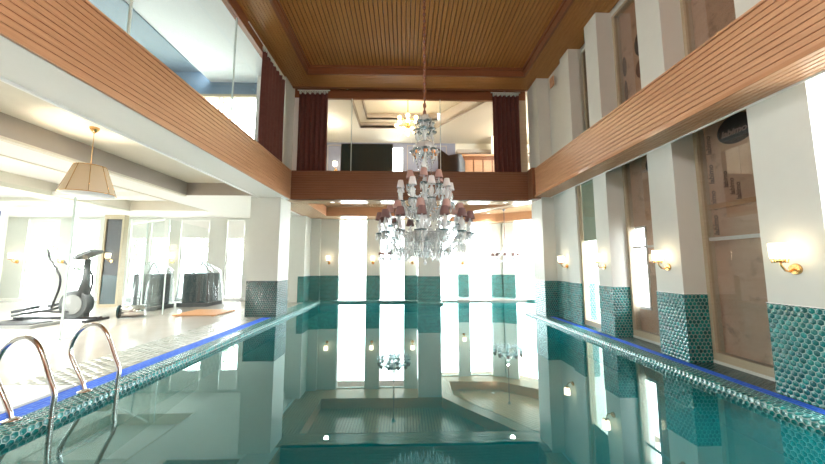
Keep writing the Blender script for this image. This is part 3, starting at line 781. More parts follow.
# ================================================================== THINGS
# ---- curtains
def curtain(x0, y0, x1, y1, z0, z1, folds, label, amp=.045):
    t = empty('curtain', ((x0+x1)/2, (y0+y1)/2, z0), label, 'curtain')
    d = Vector((x1-x0, y1-y0, 0)); L = d.length; d.normalize(); w = Vector((-d.y, d.x, 0))
    def fn(u, v, off=0):
        a = amp*(.6+.4*(1-v))*math.sin(u*folds*2*PI+.6*math.sin(v*3)) + .01*math.sin(u*37)
        p = Vector((x0, y0, 0))+d*(u*L)+w*(a+off); p.z = z0+(z1-z0)*v; return p
    mb = MB().grid(lambda u, v: fn(u, v), folds*10, 6)
    mb.build('cloth', 'curtain', t)
    hb = MB()
    for k in range(folds*2):
        u = (k+.5)/(folds*2); p = Vector((x0, y0, z1+.02))+d*(u*L)
        hb.obox(p, d, w, (0, 0, 1), L/folds/6, .03, .05)
    hb.build('heading_tape', 'tape', t)
    r = MB().tube([Vector((x0, y0, z1+.085))-d*.05, Vector((x1, y1, z1+.085))+d*.05], .016, 6); r.build('rail', 'white_paint', t)
    return t
curtain(-3.30, 9.50, -2.40, 9.50, ZT-.1, 6.74, 6, 'gathered brown velvet curtain at the left end of the far lounge glass')
curtain(2.76, 9.50, 3.60, 9.50, ZT-.1, 6.74, 6, 'gathered brown velvet curtain at the right end of the far lounge glass')
curtain(-3.46, 7.35, -3.46, 8.72, ZT+.01, 6.66, 7, 'gathered brown velvet curtain beside the left mezzanine glass')
mb = MB().tube([(-3.46, 6.6, 6.745), (-3.46, 7.3, 6.745)], .016, 6)
tag(mb.build('curtain_track', 'white_paint'), 'white curtain track above the left mezzanine glass', 'curtain track')

# ---- sconces
def sconce(x, y, z, label, ang=0, s=1.0, group=None, mini=False):
    """ang 0: wall on +x side, lamp sticks out to -x"""
    t = empty('wall_sconce', (x, y, z), label, 'wall lamp', group)
    MB().tube([(-.001, 0, -.16), (-.02, 0, -.16)], [.052, .045], 14).build('back_plate', 'gold', t, local=True)
    MB().tube([(-.02, 0, -.16), (-.06, 0, -.185), (-.10, 0, -.175), (-.135, 0, -.13), (-.145, 0, -.08)], .009, 6).build('arm', 'gold', t, local=True)
    mb = MB().lathe([(.012, -.095), (.035, -.085), (.02, -.075), (.012, -.065)], (-.145, 0, 0), 10)
    if not mini:
        for k in range(6):
            a = k*PI/3; mb.tube([(-.145+.02*math.cos(a), .02*math.sin(a), -.085), (-.145+.05*math.cos(a), .05*math.sin(a), -.10), (-.145+.055*math.cos(a), .055*math.sin(a), -.07)], .006, 5)
    mb.build('candle_cup', 'gold', t, local=True)
    MB().lathe([(.062, -.06), (.066, .075), (.064, .075), (.06, -.06)], (-.145, 0, 0), 16, False).build('lamp_shade', 'sconce_glow', t, local=True)
    t.rotation_euler[2] = ang; t.scale = (s, s, s)
    return t
sconce(4.12, 3.27, 1.54, 'glowing gold sconce on the nearest right hand pilaster', s=1.15)
sconce(4.12, 4.90, 1.54, 'glowing gold sconce on the second pilaster of the right wall', s=1.1)
sconce(4.12, 6.50, 1.54, 'glowing gold sconce on the third pilaster of the right wall', s=1.1)
sconce(4.195, 8.15, 1.54, 'glowing gold sconce on the wall beside the far right corner pillar', s=1.1)
sconce(-3.08, 13.1, 1.66, 'leftmost glowing sconce on the far wall', PI/2, 1.15)
sconce(-1.30, 13.1, 1.66, 'glowing sconce on the narrow wall strip between the two far left windows', PI/2, 1.15)
sconce(.32, 13.1, 1.66, 'glowing sconce on the far wall just behind the big chandelier', PI/2, 1.15)
sconce(2.62, 14.4, 1.66, 'glowing sconce on the slim pier between the bay windows', PI/2, 1.15)
sconce(-5.9, 12.9, 2.05, 'tall gold sconce on the pier beside the big left pillar', PI/2, 1.6)
sconce(-9.20, 12.9, 1.75, 'gold sconce on the gym wall behind the plastic wrapped machines', PI/2, 1.4)
sconce(-13.45, 12.9, 1.75, 'gold sconce on the gym wall behind the elliptical handlebars', PI/2, 1.4)
sconce(-15.2, 12.9, 1.75, 'gold sconce on the gym wall next to the dark blue screen', PI/2, 1.4)
sconce(-9.88, 11.02, 1.70, 'gold sconce on the tall dark framed panel in the gym', PI/2, 1.1)

# ---- recessed lights
def downlight(x, y, z, label):
    t = empty('downlight', (x, y, z), label, 'ceiling light')
    MB().lathe([(.075, .0), (.075, -.008), (.055, -.008), (.055, 0)], (x, y, z), 18, False).build('trim_ring', 'white_paint', t)
    MB().lathe([(.0, -.003), (.055, -.003)], (x, y, z), 18, False).build('lens', 'downlight_glow', t)
downlight(-2.18, 9.5, ZB, 'left recessed downlight in the slatted strip under the far balcony')
downlight(3.05, 9.4, ZB, 'right recessed downlight in the slatted strip under the far balcony')
downlight(3.6, 13.45, ZR-.01, 'recessed downlight in the slatted ceiling of the right bay')

i_ = 0
for x in (-8.2, -12.8):  # gym ceiling fixtures are added to brighten the gym
    for y in (1.5, 4.5, 7.5):
        downlight(x, y, Z3, ['recessed downlight in the white gym ceiling nearest the dark blue screen', 'recessed downlight in the white gym ceiling above the exercise machines'][i_ % 2]+' %s' % ['(front row)', '(front row, further left)', '(middle row)', '(middle row, further left)', '(back row)', '(back row, further left)'][i_]); i_ += 1
# ---- chandeliers
def shade_mb(r, h, z, x):
    return MB().lathe([(r, z), (r*.62, z+h), (r*.60, z+h), (r*.96, z)], (x, 0, 0), 12, False)
def drop(mb, x, y, z, L, r, ball=False):
    mb.lathe([(r*.3, 0), (r*.9, -L*.25), (r, -L*.6), (0, -L)], (x, y, z), 5, False)
def arm_obj(root, ang, R, zr, zc, matshade, r_sh=.065, h_sh=.12, rich=2, dip=.22, tube_r=.011):
    """S-arm from the stem at height zr out to radius R with cup at zc (all relative)"""
    pts = []
    for i in range(11):
        u = i/10
        r = .05+(R-.05)*u
        z = zr+(zc-.05-zr)*u*u - dip*math.sin(PI*u)*(1-.15*u)
        pts.append((r, 0, z))
    a = MB().tube(pts, tube_r, 6)
    for i in range(2, 10, 2): a.ball(pts[i], tube_r*1.7, 6, 4)
    arm = a.build('arm', 'crystal', root, local=True); arm.rotation_euler[2] = ang
    if rich == 2:
        c = MB().lathe([(.008, -.20), (.02, -.17), (.05, -.15), (.062, -.13), (.03, -.12), (.018, -.10), (.03, -.07), (.042, -.02), (.036, .03), (.022, .05), (.012, .10)], (R, 0, zc), 10)
    else:
        c = MB().lathe([(.008, -.06), (.02, -.04), (.055, -.025), (.06, -.015), (.02, -.01), (.016, .0), (.028, .02), (.016, .045), (.012, .10)], (R, 0, zc), 8)
    c.build('candle_cup', 'crystal', arm, local=True)
    if matshade: shade_mb(r_sh, h_sh, zc+.09, R).build('lamp_shade', matshade, arm, local=True)
    po = -.13 if rich == 2 else -.02
    d = MB()
    for k in range(8 if rich == 2 else 6 if rich else 0):
        q = k*PI/(4 if rich == 2 else 3); drop(d, R+.058*math.cos(q), .058*math.sin(q), zc+po, .12, .014)
    drop(d, R, 0, zc+po-.05, .14, .02 if rich else .024)
    if rich > 1:
        for i in (3, 4, 5, 6, 7, 8): drop(d, pts[i][0], 0, pts[i][2]-.01, .14, .018)
    d.build('crystal_drops' if rich else 'crystal_drop', 'crystal_clear', arm, local=True)
    b = MB().lathe([(.045, po-.02), (.072, po), (.072, po+.008), (.045, po+.004)], (R, 0, zc), 10, False)
    b.build('drip_pan', 'crystal_blue', arm, local=True)
    return arm
def dup_arm(arm, ang):
    c = copy_tree(arm, arm.parent); c.rotation_euler[2] = ang; return c

def big_chandelier(x, y):
    t = empty('crystal_chandelier', (x, y, 0), 'huge many-armed crystal chandelier with pink and mauve shades hanging over the pool', 'chandelier')
    # central stem
    prof = [(0, 1.40), (.02, 1.41), (.028, 1.44), (.01, 1.475), (.012, 1.50), (.06, 1.52), (.075, 1.57), (.065, 1.62), (.03, 1.66), (.06, 1.70), (.13, 1.76), (.17, 1.83), (.10, 1.88), (.05, 1.93),
            (.04, 2.0), (.08, 2.06), (.11, 2.14), (.06, 2.22), (.035, 2.3), (.05, 2.38), (.09, 2.45), (.05, 2.53), (.03, 2.6), (.05, 2.68), (.07, 2.73), (.03, 2.8),
            (.028, 2.9), (.05, 3.0), (.062, 3.08), (.03, 3.18), (.025, 3.3), (.05, 3.4), (.03, 3.5), (.03, 3.6), (.06, 3.68), (.07, 3.76), (.10, 3.84), (.09, 3.9), (.03, 3.95), (.012, 3.97)]
    MB().lathe(prof, (0, 0, 0), 14).build('stem', 'crystal', t, local=True)
    # bowls
    MB().lathe([(.02, 1.78), (.16, 1.80), (.27, 1.87), (.30, 1.93), (.285, 1.93), (.25, 1.88), (.15, 1.82)], (0, 0, 0), 16, False).build('lower_bowl', 'crystal', t, local=True)
    MB().lathe([(.02, 2.36), (.12, 2.38), (.19, 2.44), (.18, 2.44), (.11, 2.40)], (0, 0, 0), 16, False).build('middle_bowl', 'crystal', t, local=True)
    MB().lathe([(.03, 3.46), (.10, 3.47), (.17, 3.42), (.215, 3.30), (.205, 3.30), (.16, 3.40), (.1, 3.45)], (0, 0, 0), 16, False).build('crown_bell', 'crystal', t, local=True)
    tiers = [(14, .74, 1.88, 2.03, 'shade_mauve', .078, .125, 2, .30, .1), (9, .58, 2.05, 2.17, 'shade_pink', .074, .125, 2, .22, .35),
             (9, .43, 2.40, 2.55, 'shade_white', .066, .125, 2, .16, 0), (6, .27, 2.60, 2.72, 'shade_pink', .070, .13, 1, .10, .4)]
    for n_, R, zr, zc, ms, rs, hs, rich, dip, ph in tiers:
        a = arm_obj(t, ph, R, zr, zc, ms, rs, hs, rich, dip)
        for k in range(1, n_): dup_arm(a, ph+2*PI*k/n_)
    # crown sprays
    a = arm_obj(t, 0, .19, 3.28, 3.32, None, rich=0, dip=.05, tube_r=.008)
    sp = MB().ball((.19, 0, 3.26), .035, 8, 5).build('amber_bulb', 'orange', a, local=True)
    for k in range(1, 8): dup_arm(a, 2*PI*k/8)
    a = arm_obj(t, .3, .15, 3.58, 3.68, None, rich=0, dip=.05, tube_r=.008)
    for k in range(1, 6): dup_arm(a, .3+2*PI*k/6)
    a = arm_obj(t, .1, .11, 3.70, 3.82, None, rich=0, dip=.04, tube_r=.007)
    for k in range(1, 5): dup_arm(a, .1+2*PI*k/5)
    # fringes of prisms
    def fringe(name, R, z, n_, L, r):
        m_ = MB()
        for k in range(n_):
            q = 2*PI*k/n_; drop(m_, R*math.cos(q), R*math.sin(q), z, L, r)
        ring = [(R*math.cos(2*PI*k/24), R*math.sin(2*PI*k/24), z) for k in range(25)]
        m_.tube(ring, .008, 5)
        return m_.build(name, 'crystal_clear', t, local=True)
    fringe('prism_fringe', .29, 1.92, 26, .14, .018); fringe('prism_fringe', .185, 2.43, 18, .11, .015)
    fringe('prism_fringe', .215, 3.31, 20, .11, .015); fringe('prism_fringe', .50, 1.86, 30, .13, .016)
    fringe('prism_fringe', .11, 1.62, 12, .10, .014); fringe('prism_fringe', .64, 1.74, 36, .15, .02); fringe('prism_fringe', .40, 1.68, 26, .15, .02); fringe('prism_fringe', .34, 2.30, 22, .12, .015)
    # bead swags from crown to the middle tiers
    m_ = MB()
    for k in range(8):
        q = 2*PI*k/8+.2
        P = []
        for i in range(14):
            u = i/13; r = .20-.14*math.sin(PI*u*.5) if u < .5 else .10+.25*(u-.5)*2
            z = 3.26-.62*u
            P.append((r*math.cos(q), r*math.sin(q), z))
        for p in P: m_.ball(p, .011, 5, 3)
    m_.build('bead_strands', 'crystal_blue', t, local=True)['kind'] = 'stuff'
    m_ = MB()
    for k in range(16):
        q0 = 2*PI*k/16+.1; q1 = 2*PI*(k+1)/16+.1
        for i in range(9):
            u = i/8; q = q0+(q1-q0)*u; r = .72-.0*u
            m_.ball((r*math.cos(q), r*math.sin(q), 2.02-.16*math.sin(PI*u)), .012, 5, 3)
    m_.build('bead_swags', 'crystal_clear', t, local=True)
    # finial drops
    m_ = MB()
    for k in range(5):
        q = 2*PI*k/5; drop(m_, .5*math.cos(q), .5*math.sin(q), 1.58, .13, .025); m_.tube([(.5*math.cos(q), .5*math.sin(q), 1.58), (.5*math.cos(q), .5*math.sin(q), 1.75)], .004, 4)
    m_.build('pendant_drops', 'crystal_clear', t, local=True)
    # chain with sleeve
    m_ = MB(); z = 3.95; k = 0
    while z < ZC-.02:
        q = k*PI/2; c, s_ = math.cos(q), math.sin(q)
        ring = [((.022*math.cos(a_))*c, (.022*math.cos(a_))*s_, z+.04+.045*math.sin(a_)) for a_ in [2*PI*i/10 for i in range(11)]]
        m_.tube(ring, .009, 5, False); z += .065; k += 1
    m_.build('chain', 'wood_trim', t, local=True)
    MB().tube([(0, 0, 3.95), (0, 0, ZC)], .012, 6).build('cord', 'shade_mauve', t, local=True)
    MB().lathe([(.02, ZC-.08), (.09, ZC-.03), (.10, ZC+.02)], (0, 0, 0), 14).build('ceiling_rose', 'gold', t, local=True)
big_chandelier(.335, 5.2)

def small_chandelier(x, y, label):
    t = empty('small_chandelier', (x, y, 0), label, 'chandelier', 'small crystal chandeliers under the far low ceiling')
    MB().lathe([(0, 1.36), (.03, 1.40), (.012, 1.44), (.06, 1.48), (.13, 1.56), (.07, 1.62), (.04, 1.70), (.09, 1.78), (.05, 1.86), (.04, 1.95), (.08, 2.02), (.04, 2.1), (.015, 2.14)], (0, 0, 0), 12).build('stem', 'crystal', t, local=True)
    MB().lathe([(.03, 1.95), (.12, 1.96), (.17, 1.88), (.19, 1.80), (.17, 1.80), (.1, 1.92)], (0, 0, 0), 12, False).build('bell', 'crystal', t, local=True)
    a = arm_obj(t, 0, .50, 1.62, 1.66, 'shade_mauve', .07, .10, 1, .08)
    for k in range(1, 10): dup_arm(a, 2*PI*k/10)
    a = arm_obj(t, .2, .28, 1.84, 1.88, None, .05, .09, 1, .06)
    for k in range(1, 6): dup_arm(a, .2+2*PI*k/6)
    m_ = MB()
    for k in range(24):
        q = 2*PI*k/24; drop(m_, .42*math.cos(q), .42*math.sin(q), 1.60, .10, .014)
    m_.build('prism_fringe', 'crystal_clear', t, local=True)
    MB().tube([(0, 0, 2.12), (0, 0, ZR)], .018, 6).build('cord', 'shade_mauve', t, local=True)
    MB().lathe([(.02, ZR-.10), (.06, ZR-.05), (.07, ZR)], (0, 0, 0), 12).build('ceiling_rose', 'chrome_dark', t, local=True)
small_chandelier(-.36, 11.24, 'small crystal chandelier in front of the far windows, half hidden behind the big chandelier')
small_chandelier(3.95, 12.45, 'small crystal chandelier hanging in the right hand window bay')

# gold globe chandelier in the lounge
t = empty('globe_chandelier', (.1, 10.8, 6.4), 'gold chandelier with glowing globe bulbs on the ceiling of the upstairs lounge', 'chandelier')
MB().lathe([(.02, 7.4), (.02, 6.5), (.05, 6.45), (.05, 6.35), (.0, 6.25)], (.1, 10.8, 0), 10).build('stem', 'gold', t)
for R, z, n_, ph in ((.40, 6.30, 8, 0), (.25, 6.10, 5, .3), (.33, 6.52, 6, .5)):
    for k in range(n_):
        q = ph+2*PI*k/n_
        p = (.1+R*math.cos(q), 10.8+R*math.sin(q), z)
        ar = MB().tube([(.1, 10.8, 6.4), (.1+R*.5*math.cos(q), 10.8+R*.5*math.sin(q), z-.03), p], .01, 5).build('arm', 'gold', t)
        MB().ball(p, .075, 10, 7).build('globe_bulb', 'bulb_warm', ar)

# pendant lamp on the gym side
t = empty('pendant_lamp', (-5.05, 5.1, Z3), 'cream pleated pendant lamp with a tapered shade hanging above the deck on the left', 'pendant lamp')
c = (-5.05, 5.1, 0)
MB().lathe([(.015, Z3-.09), (.035, Z3-.07), (.06, Z3-.03), (.065, Z3)], c, 14).build('ceiling_rose', 'gold', t)
m_ = MB(); z = Z3-.1
while z > 3.0:
    m_.ball((c[0], c[1], z), .008, 5, 4); z -= .018
m_.build('chain', 'gold', t)
sh = MB().lathe([(.335, 2.52), (.19, 2.97), (.185, 2.97), (.33, 2.52)], c, 28, False).build('lamp_shade', 'parchment', t)
m_ = MB()
for k in range(8):
    q = 2*PI*k/8; m_.tube([(c[0]+.337*math.cos(q), c[1]+.337*math.sin(q), 2.52), (c[0]+.192*math.cos(q), c[1]+.192*math.sin(q), 2.97)], .005, 4)
for R, z in ((.337, 2.52), (.192, 2.97)): m_.tube([(c[0]+R*math.cos(2*PI*k/24), c[1]+R*math.sin(2*PI*k/24), z) for k in range(25)], .006, 5)
m_.build('wire_frame', 'gold', sh)
MB().lathe([(0, 2.515), (.33, 2.515), (.33, 2.525), (0, 2.525)], c, 24, False).build('diffuser', 'shade_white', t)
MB().tube([(c[0], c[1], 3.0), (c[0], c[1], 2.94)], .03, 8).build('shade_holder', 'gold', t)

# ---- pool ladder
t = empty('pool_ladder', (-3.35, 3.45, 0), 'polished steel pool ladder with two hooped handrails over the left pool edge', 'pool ladder')
rail = [(-3.55, 0), (-3.58, .10), (-3.73, .36), (-3.755, .44), (-3.74, .54), (-3.68, .66), (-3.58, .725), (-3.49, .735), (-3.40, .68), (-3.33, .56), (-3.26, .38), (-3.20, .26), (-3.19, .20), (-3.20, .10), (-3.20, -.2), (-3.20, -1.15)]
def smooth(P, it=2):
    for _ in range(it):
        Q = [P[0]]
        for a, b in zip(P[:-1], P[1:]):
            Q += [tuple(.75*p+.25*q for p, q in zip(a, b)), tuple(.25*p+.75*q for p, q in zip(a, b))]
        Q.append(P[-1]); P = Q
    return P
for y in (3.12, 3.78):
    r = MB().tube(smooth([(x, y, z) for x, z in rail]), .0215, 14).build('handrail', 'steel', t)
    MB().lathe([(.065, .0), (.065, .010), (.035, .022), (.023, .03)], (-3.55, y, 0), 20).build('deck_flange', 'steel', r)
    MB().lathe([(.0245, -.012), (.0245, .0)], (-3.20, y, .03), 14).build('collar', 'steel', r)
for z in (-.32, -.62, -.92):
    B(-3.25, -3.15, 3.13, 3.77, z-.012, z+.012).build('tread', 'steel', t)

# ---- duckboard mat
m_ = MB()
for k in range(11): m_.box(-6.35, -5.15, 9.02+k*.1, 9.09+k*.1, .02, .045)
t = empty('duckboard', (-5.75, 9.5, 0), 'slatted orange-brown wooden duckboard lying on the deck beside the left pillar', 'wooden mat')
m_.build('slats', 'mat_wood', t)
B(-6.3, -6.2, 9.02, 10.09, .005, .02).box(-5.3, -5.2, 9.02, 10.09, .005, .02).build('bearers', 'mat_wood', t)

# ---- elliptical trainer
ex, ey = -8.1, 8.35
t = empty('elliptical_trainer', (ex, ey, 0), 'grey and black elliptical trainer behind the glass partition', 'exercise machine')
B(ex-1.6, ex+.45, ey-.06, ey+.06, .05, .11).box(ex-1.62, ex-1.5, ey-.3, ey+.3, .006, .06).box(ex+.3, ex+.42, ey-.3, ey+.3, .006, .06).build('base_frame', 'black', t)
MB().tube([(ex-.15, ey-.1, .42), (ex-.15, ey+.1, .42)], .34, 28).build('drive_housing', 'grey_plastic', t)
MB().tube([(ex-.15, ey-.125, .42), (ex-.15, ey-.10, .42)], .24, 24).build('flywheel_disc', 'light_grey', t)
MB().prism([(ex-.42, ey-.08), (ex+.12, ey-.08), (ex+.12, ey+.08), (ex-.42, ey+.08)], .1, .2).build('housing_foot', 'grey_plastic', t)
m_ = MB()
m_.tube([(ex-.02, ey, .62), (ex+.02, ey, 1.05), (ex+.02, ey, 1.55)], [.13, .075, .06], 10); m_.build('mast', 'grey_plastic', t)
cn = MB().obox((ex+.0, ey, 1.66), Vector((.92, 0, .38)), (0, 1, 0), Vector((-.38, 0, .92)), .24, .17, .035).build('console', 'grey_plastic', t)
MB().obox((ex-.03, ey, 1.70), Vector((.92, 0, .38)), (0, 1, 0), Vector((-.38, 0, .92)), .13, .12, .006).build('display', 'screen', cn)
for sy in (-1, 1):
    MB().tube(smooth([(ex+.02, ey, 1.28), (ex-.12, ey+sy*.2, 1.30), (ex-.28, ey+sy*.26, 1.45), (ex-.3, ey+sy*.26, 1.5)]), .018, 8).build('fixed_handle', 'grey_plastic', t)
    MB().tube(smooth([(ex-.35+sy*.1, ey+sy*.3, .35), (ex-.15+sy*.1, ey+sy*.3, 1.0), (ex-.35-sy*-.1, ey+sy*.3, 1.35), (ex-.62+.35*(sy > 0), ey+sy*.3, 1.55), (ex-.68+.5*(sy > 0), ey+sy*.3, 1.78)]), .022, 8).build('swing_arm', 'black', t)
    MB().obox((ex-.95+sy*.25, ey+sy*.16, .36+sy*.05), Vector((.96, 0, .22)), (0, 1, 0), Vector((-.22, 0, .96)), .26, .08, .03).build('pedal', 'black', t)
    MB().tube([(ex-1.5, ey+sy*.17, .16), (ex-.9, ey+sy*.17, .27), (ex-.2, ey+sy*.14, .36+sy*.12)], .028, 8).build('pedal_rail', 'black', t)
# low treadmill-like bench in front (pale roller base on the floor)
t = empty('roller_base', (-7.15, 8.75, 0), 'low metal cylinder base lying just right of the elliptical trainer', 'exercise machine')
MB().tube([(-7.50, 8.75, .17), (-7.05, 9.0, .17)], .16, 16).build('drum', 'steel', t)
MB().tube([(-7.54, 8.73, .17), (-7.50, 8.75, .17)], .17, 16).build('end_cap', 'screen', t)
t = empty('exercise_platform', (-9.6, 7.7, 0), 'flat pale grey exercise platform on the gym floor at the left edge', 'exercise machine')
B(-10.6, -8.2, 7.35, 7.95, .0, .07).build('base', 'light_grey', t)
B(-10.5, -8.3, 7.4, 7.9, .07, .09).build('top_mat', 'black', t)

# ---- plastic wrapped machines
def wrapped(x0, x1, y0, y1, h, label, seed):
    t = empty('wrapped_machine', ((x0+x1)/2, (y0+y1)/2, 0), label, 'covered exercise machine')
    B(x0-.1, x1+.1, y0-.1, y1+.1, 0, .12).build('plinth', 'grey_plastic', t)
    B(x0, x1, y0, y1, .12, h*.72).build('body', 'screen', t)
    cx, cy = (x0+x1)/2, (y0+y1)/2
    MB().tube([(x0+.1, cy, h*.72), (cx, cy, h-.06), (x1-.1, cy, h*.74)], .03, 6).build('top_frame', 'grey_plastic', t)
    rnd = random.Random(seed); ph = [rnd.uniform(0, 6) for _ in range(4)]
    hx, hy = (x1-x0)/2+.06, (y1-y0)/2+.06
    def fn(u, v):
        a = 2*PI*u; ca, sa = math.cos(a), math.sin(a)
        k = 1/max(abs(ca), abs(sa))
        if v < .3:
            w = v/.3; R = w; z = h-(h*.22)*w**1.3
        else:
            w = (v-.3)/.7; R = 1+.16*w+.05*w*math.sin(a*13+ph[0])+.03*math.sin(a*7+ph[1]); z = h*.78-(h*.78-.14)*w
        return (cx+hx*ca*k*R, cy+hy*sa*k*R, z+.02*math.sin(a*5+ph[2]))
    MB().grid(fn, 72, 16).build('plastic_sheet', 'plastic_wrap', t)
wrapped(-8.35, -7.8, 10.1, 10.9, 1.55, 'left machine shrouded in clear plastic sheet in the gym', 1)
wrapped(-7.55, -6.75, 11.15, 11.85, 1.55, 'right box-shaped machine shrouded in clear plastic sheet nearest the big pillar', 2)

# ---- lounge contents
t = empty('flat_screen', (-1.28, 10.5, ZT-.2), 'wide dark teal flat screen standing behind the lounge glass', 'screen')
B(-2.14, -.44, 10.46, 10.53, 4.45, 5.47).build('screen_panel', 'screen', t)
B(-2.17, -.41, 10.49, 10.56, 4.42, 5.50).build('bezel', 'black', t)
B(-1.35, -1.2, 10.5, 10.55, 3.95, 4.5).box(-1.7, -.9, 10.35, 10.7, 3.92, 3.96).build('stand', 'black', t)
t = empty('wing_chair', (1.65, 10.6, ZT-.2), 'dark high-backed chair with a curved top behind the lounge glass', 'chair')
def back(u, v):
    x = 1.18+.95*u; top = 5.52-.33*min(1, u/.35)**1.0+.10*max(0, (u-.35)/.65) - .25*max(0, (u-.85)/.15)
    return (x, 10.9-.22*math.sin(PI*u)-.0, 4.1+(top-4.1)*v)
mb = MB().grid(back, 20, 8); mb.grid(lambda u, v: Vector(back(1-u, v))+Vector((0, .1, 0)), 20, 8)
mb.grid(lambda u, v: Vector(back(u, 1))+Vector((0, .1*v, 0)), 20, 1)
mb.build('backrest', 'leather', t)
B(1.2, 2.1, 10.2, 10.75, 4.25, 4.42).build('seat', 'leather', t)
for x, y in ((1.25, 10.25), (2.05, 10.25), (1.25, 10.8), (2.05, 10.8)): B(x-.025, x+.025, y-.025, y+.025, 3.91, 4.25).build('leg', 'dark_wood', t)
t = empty('sideboard', (3.0, 12.6, ZT-.2), 'wooden sideboard near the right hand lounge curtain', 'cabinet')
B(2.35, 3.9, 12.4, 12.9, 3.95, 5.75).build('body', 'wood_trim', t)
B(2.28, 3.97, 12.33, 12.95, 5.75, 5.83).build('top', 'wood', t)
for k in range(4): B(2.40+k*.38, 2.73+k*.38, 12.37, 12.4, 4.1, 5.6).build('door', 'wood', t)
sconce(-3.1, 14.0, 5.85, 'small glowing lamp on the lounge back wall at its left end', PI/2, 1.4, mini=True)
sconce(4.0, 13.1, 6.45, 'small glowing lamp on the lounge wall near the right hand curtain', PI/2, 1.3, mini=True)
tag(B(3.7, 4.3, 13.1, 13.16, 5.85, 6.95).build('wall_niche_panel', 'cream'), 'cream panel behind the small lamp at the right of the lounge', 'wall panel')
tag(B(4.09, 4.12, 8.22, 8.42, 6.35, 6.62).build('speaker_box', 'wood'), 'small brown box fixed high beside the far right pillar', 'speaker')

# ---- outside
st(B(-40, 30, -30, 60, -.6, -.45), 'ground_outside', 'ground')
def shrub(x, y, h, label, seed):
    rnd = random.Random(seed)
    t = empty('garden_tree', (x, y, -.45), label, 'tree', 'pale trees outside the gym windows')
    MB().tube([(x, y, -.45), (x+.1, y, h*.5), (x, y, h*.8)], [.12, .09, .04], 8).build('trunk', 'bark', t)
    mb = MB()
    for k in range(1400):
        a, b = rnd.uniform(0, 2*PI), math.acos(rnd.uniform(-1, 1)); r = h*.32*rnd.uniform(.5, 1)
        p = Vector((x+r*math.sin(b)*math.cos(a), y+r*math.sin(b)*math.sin(a), h*.62+r*1.25*math.cos(b)))
        u = Vector((rnd.gauss(0, 1), rnd.gauss(0, 1), rnd.gauss(0, 1))).normalized(); w = u.orthogonal().normalized()
        s_ = .11; mb.poly([p-u*s_, p+w*s_*.5, p+u*s_, p-w*s_*.5])
    mb.build('foliage', 'leaf', t)
shrub(-16.6, 19, 4.2, 'pale leafy tree outside the leftmost gym window', 1)
shrub(-11.6, 20, 4.6, 'pale leafy tree outside the gym windows behind the plastic wrapped machines', 2)
shrub(-20.5, 20, 4.2, 'pale leafy tree outside at the far left of the gym windows', 3)

# ================================================================== LIGHT
w = bpy.data.worlds.new('World'); S.world = w; w.use_nodes = True
nt = w.node_tree; nt.nodes.clear()
wo = nt.nodes.new('ShaderNodeOutputWorld'); bg = nt.nodes.new('ShaderNodeBackground')
bg.inputs[0].default_value = (.93, .97, 1.0, 1); bg.inputs[1].default_value = 14.0
nt.links.new(bg.outputs[0], wo.inputs[0])

def area(name, loc, rot, sx, sy, power, col=(1, 1, 1), portal=False):
    l = bpy.data.lights.new(name, 'AREA'); l.shape = 'RECTANGLE'; l.size = sx; l.size_y = sy; l.energy = power; l.color = col
    o = bpy.data.objects.new(name, l); COL.objects.link(o); o.location = loc; o.rotation_euler = rot
    if portal: l.cycles.is_portal = True
    return o
H = PI/2
# portals, facing into the rooms
area('portal', (-1.3, 13.35, 1.64), (-H, 0, 0), 4.0, 3.3, 1, portal=True)
area('portal', (2.7, 14.7, 1.64), (-H, 0, 0), 3.0, 3.3, 1, portal=True)
area('portal', (-10.6, 13.05, 1.6), (-H, 0, 0), 9.0, 3.2, 1, portal=True)
area('portal', (-9.8, 9.55, 5.45), (-H, 0, 0), 12.4, 2.1, 1, portal=True)
area('portal', (-.5, 14.3, 5.5), (-H, 0, 0), .8, 2.6, 1, portal=True)
area('portal', (-16.75, 5.3, 1.75), (0, -H, 0), 2.9, 6.8, 1, portal=True)
area('portal', (-16.75, 5.3, 5.6), (0, -H, 0), 2.0, 6.8, 1, portal=True)
area('portal', (4.8, 2.2, 1.66), (0, H, 0), 3.2, 1.6, 1, portal=True)
area('portal', (4.8, 7.08, 1.66), (0, H, 0), 3.2, .73, 1, portal=True)

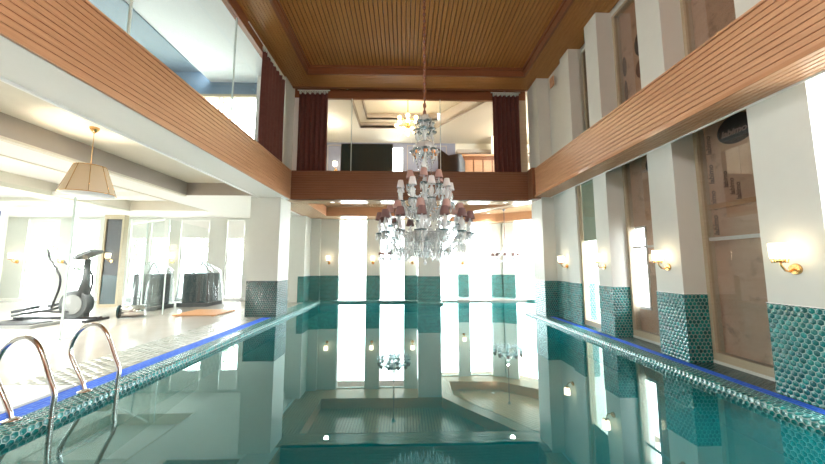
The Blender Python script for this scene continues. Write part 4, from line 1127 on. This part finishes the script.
def point(name, loc, e, col=(1, .8, .55), r=.08):
    l = bpy.data.lights.new(name, 'POINT'); l.energy = e; l.color = col; l.shadow_soft_size = r
    o = bpy.data.objects.new(name, l); COL.objects.link(o); o.location = loc
point('lounge_lamp', (.1, 10.8, 6.75), 55, (1, .75, .45), .2)
for x, y, z, e in ((.1, 12.4, 6.6, 25), (4.6, 12.5, 6.6, 70), (-2.9, 12.0, 6.4, 30)): point('lounge_cove_lamp', (x, y, z), e, (1, .9, .75), .3)
for x in (-14, -11, -8): point('mezzanine_lamp', (x, 5, 6.2), 30, (.95, .97, 1), .3)

def spot(name, loc, e, col=(1, .95, .88)):
    l = bpy.data.lights.new(name, 'SPOT'); l.energy = e; l.color = col; l.spot_size = 2.4; l.spot_blend = .8; l.shadow_soft_size = .06
    o = bpy.data.objects.new(name, l); COL.objects.link(o); o.location = loc
for x in (-8.2, -12.8):
    for y in (1.5, 4.5, 7.5): spot('gym_spot', (x, y, Z3-.03), 850)  # fill spots added at those fixtures, light bounces up to the gym ceiling
spot('far_spot', (-2.18, 9.5, ZB-.03), 90); spot('far_spot', (3.05, 9.4, ZB-.03), 90); spot('bay_spot', (3.6, 13.45, ZR-.04), 60)
point('chandelier_lamp', (-.36, 11.24, 2.2), 50, (1, .85, .65), .025); point('chandelier_lamp', (3.95, 12.45, 2.2), 50, (1, .85, .65), .025)  # fill added inside the unlit small chandeliers to brighten the far ceiling
point('hall_lamp', (.8, -2.2, 4.6), 420, (1, .93, .86), .3)  # unseen fill behind the camera, no fixture, lifts the camera-facing sides
point('pendant_bulb', (-5.05, 5.1, 2.75), 40, (1, .85, .65), .05)
# ================================================================== CAMERA
cam = bpy.data.cameras.new('Camera'); co = bpy.data.objects.new('Camera', cam); COL.objects.link(co)
cam.sensor_width = 36; cam.lens = 318/825*36; cam.clip_start = .05
co.location = (0, 0, 1.4); co.rotation_euler = (math.radians(90+5.9), 0, math.radians(-1.4))
S.camera = co
S.view_settings.view_transform = 'Standard'; S.view_settings.look = 'None'
S.view_settings.exposure = 0.72; S.view_settings.gamma = 1; S.view_settings.use_curve_mapping = False
S.cycles.use_denoising = True
S.cycles.max_bounces = 10; S.cycles.diffuse_bounces = 5; S.cycles.glossy_bounces = 5; S.cycles.transparent_max_bounces = 24
S.cycles.sample_clamp_indirect = 8; S.cycles.caustics_reflective = False; S.cycles.caustics_refractive = False
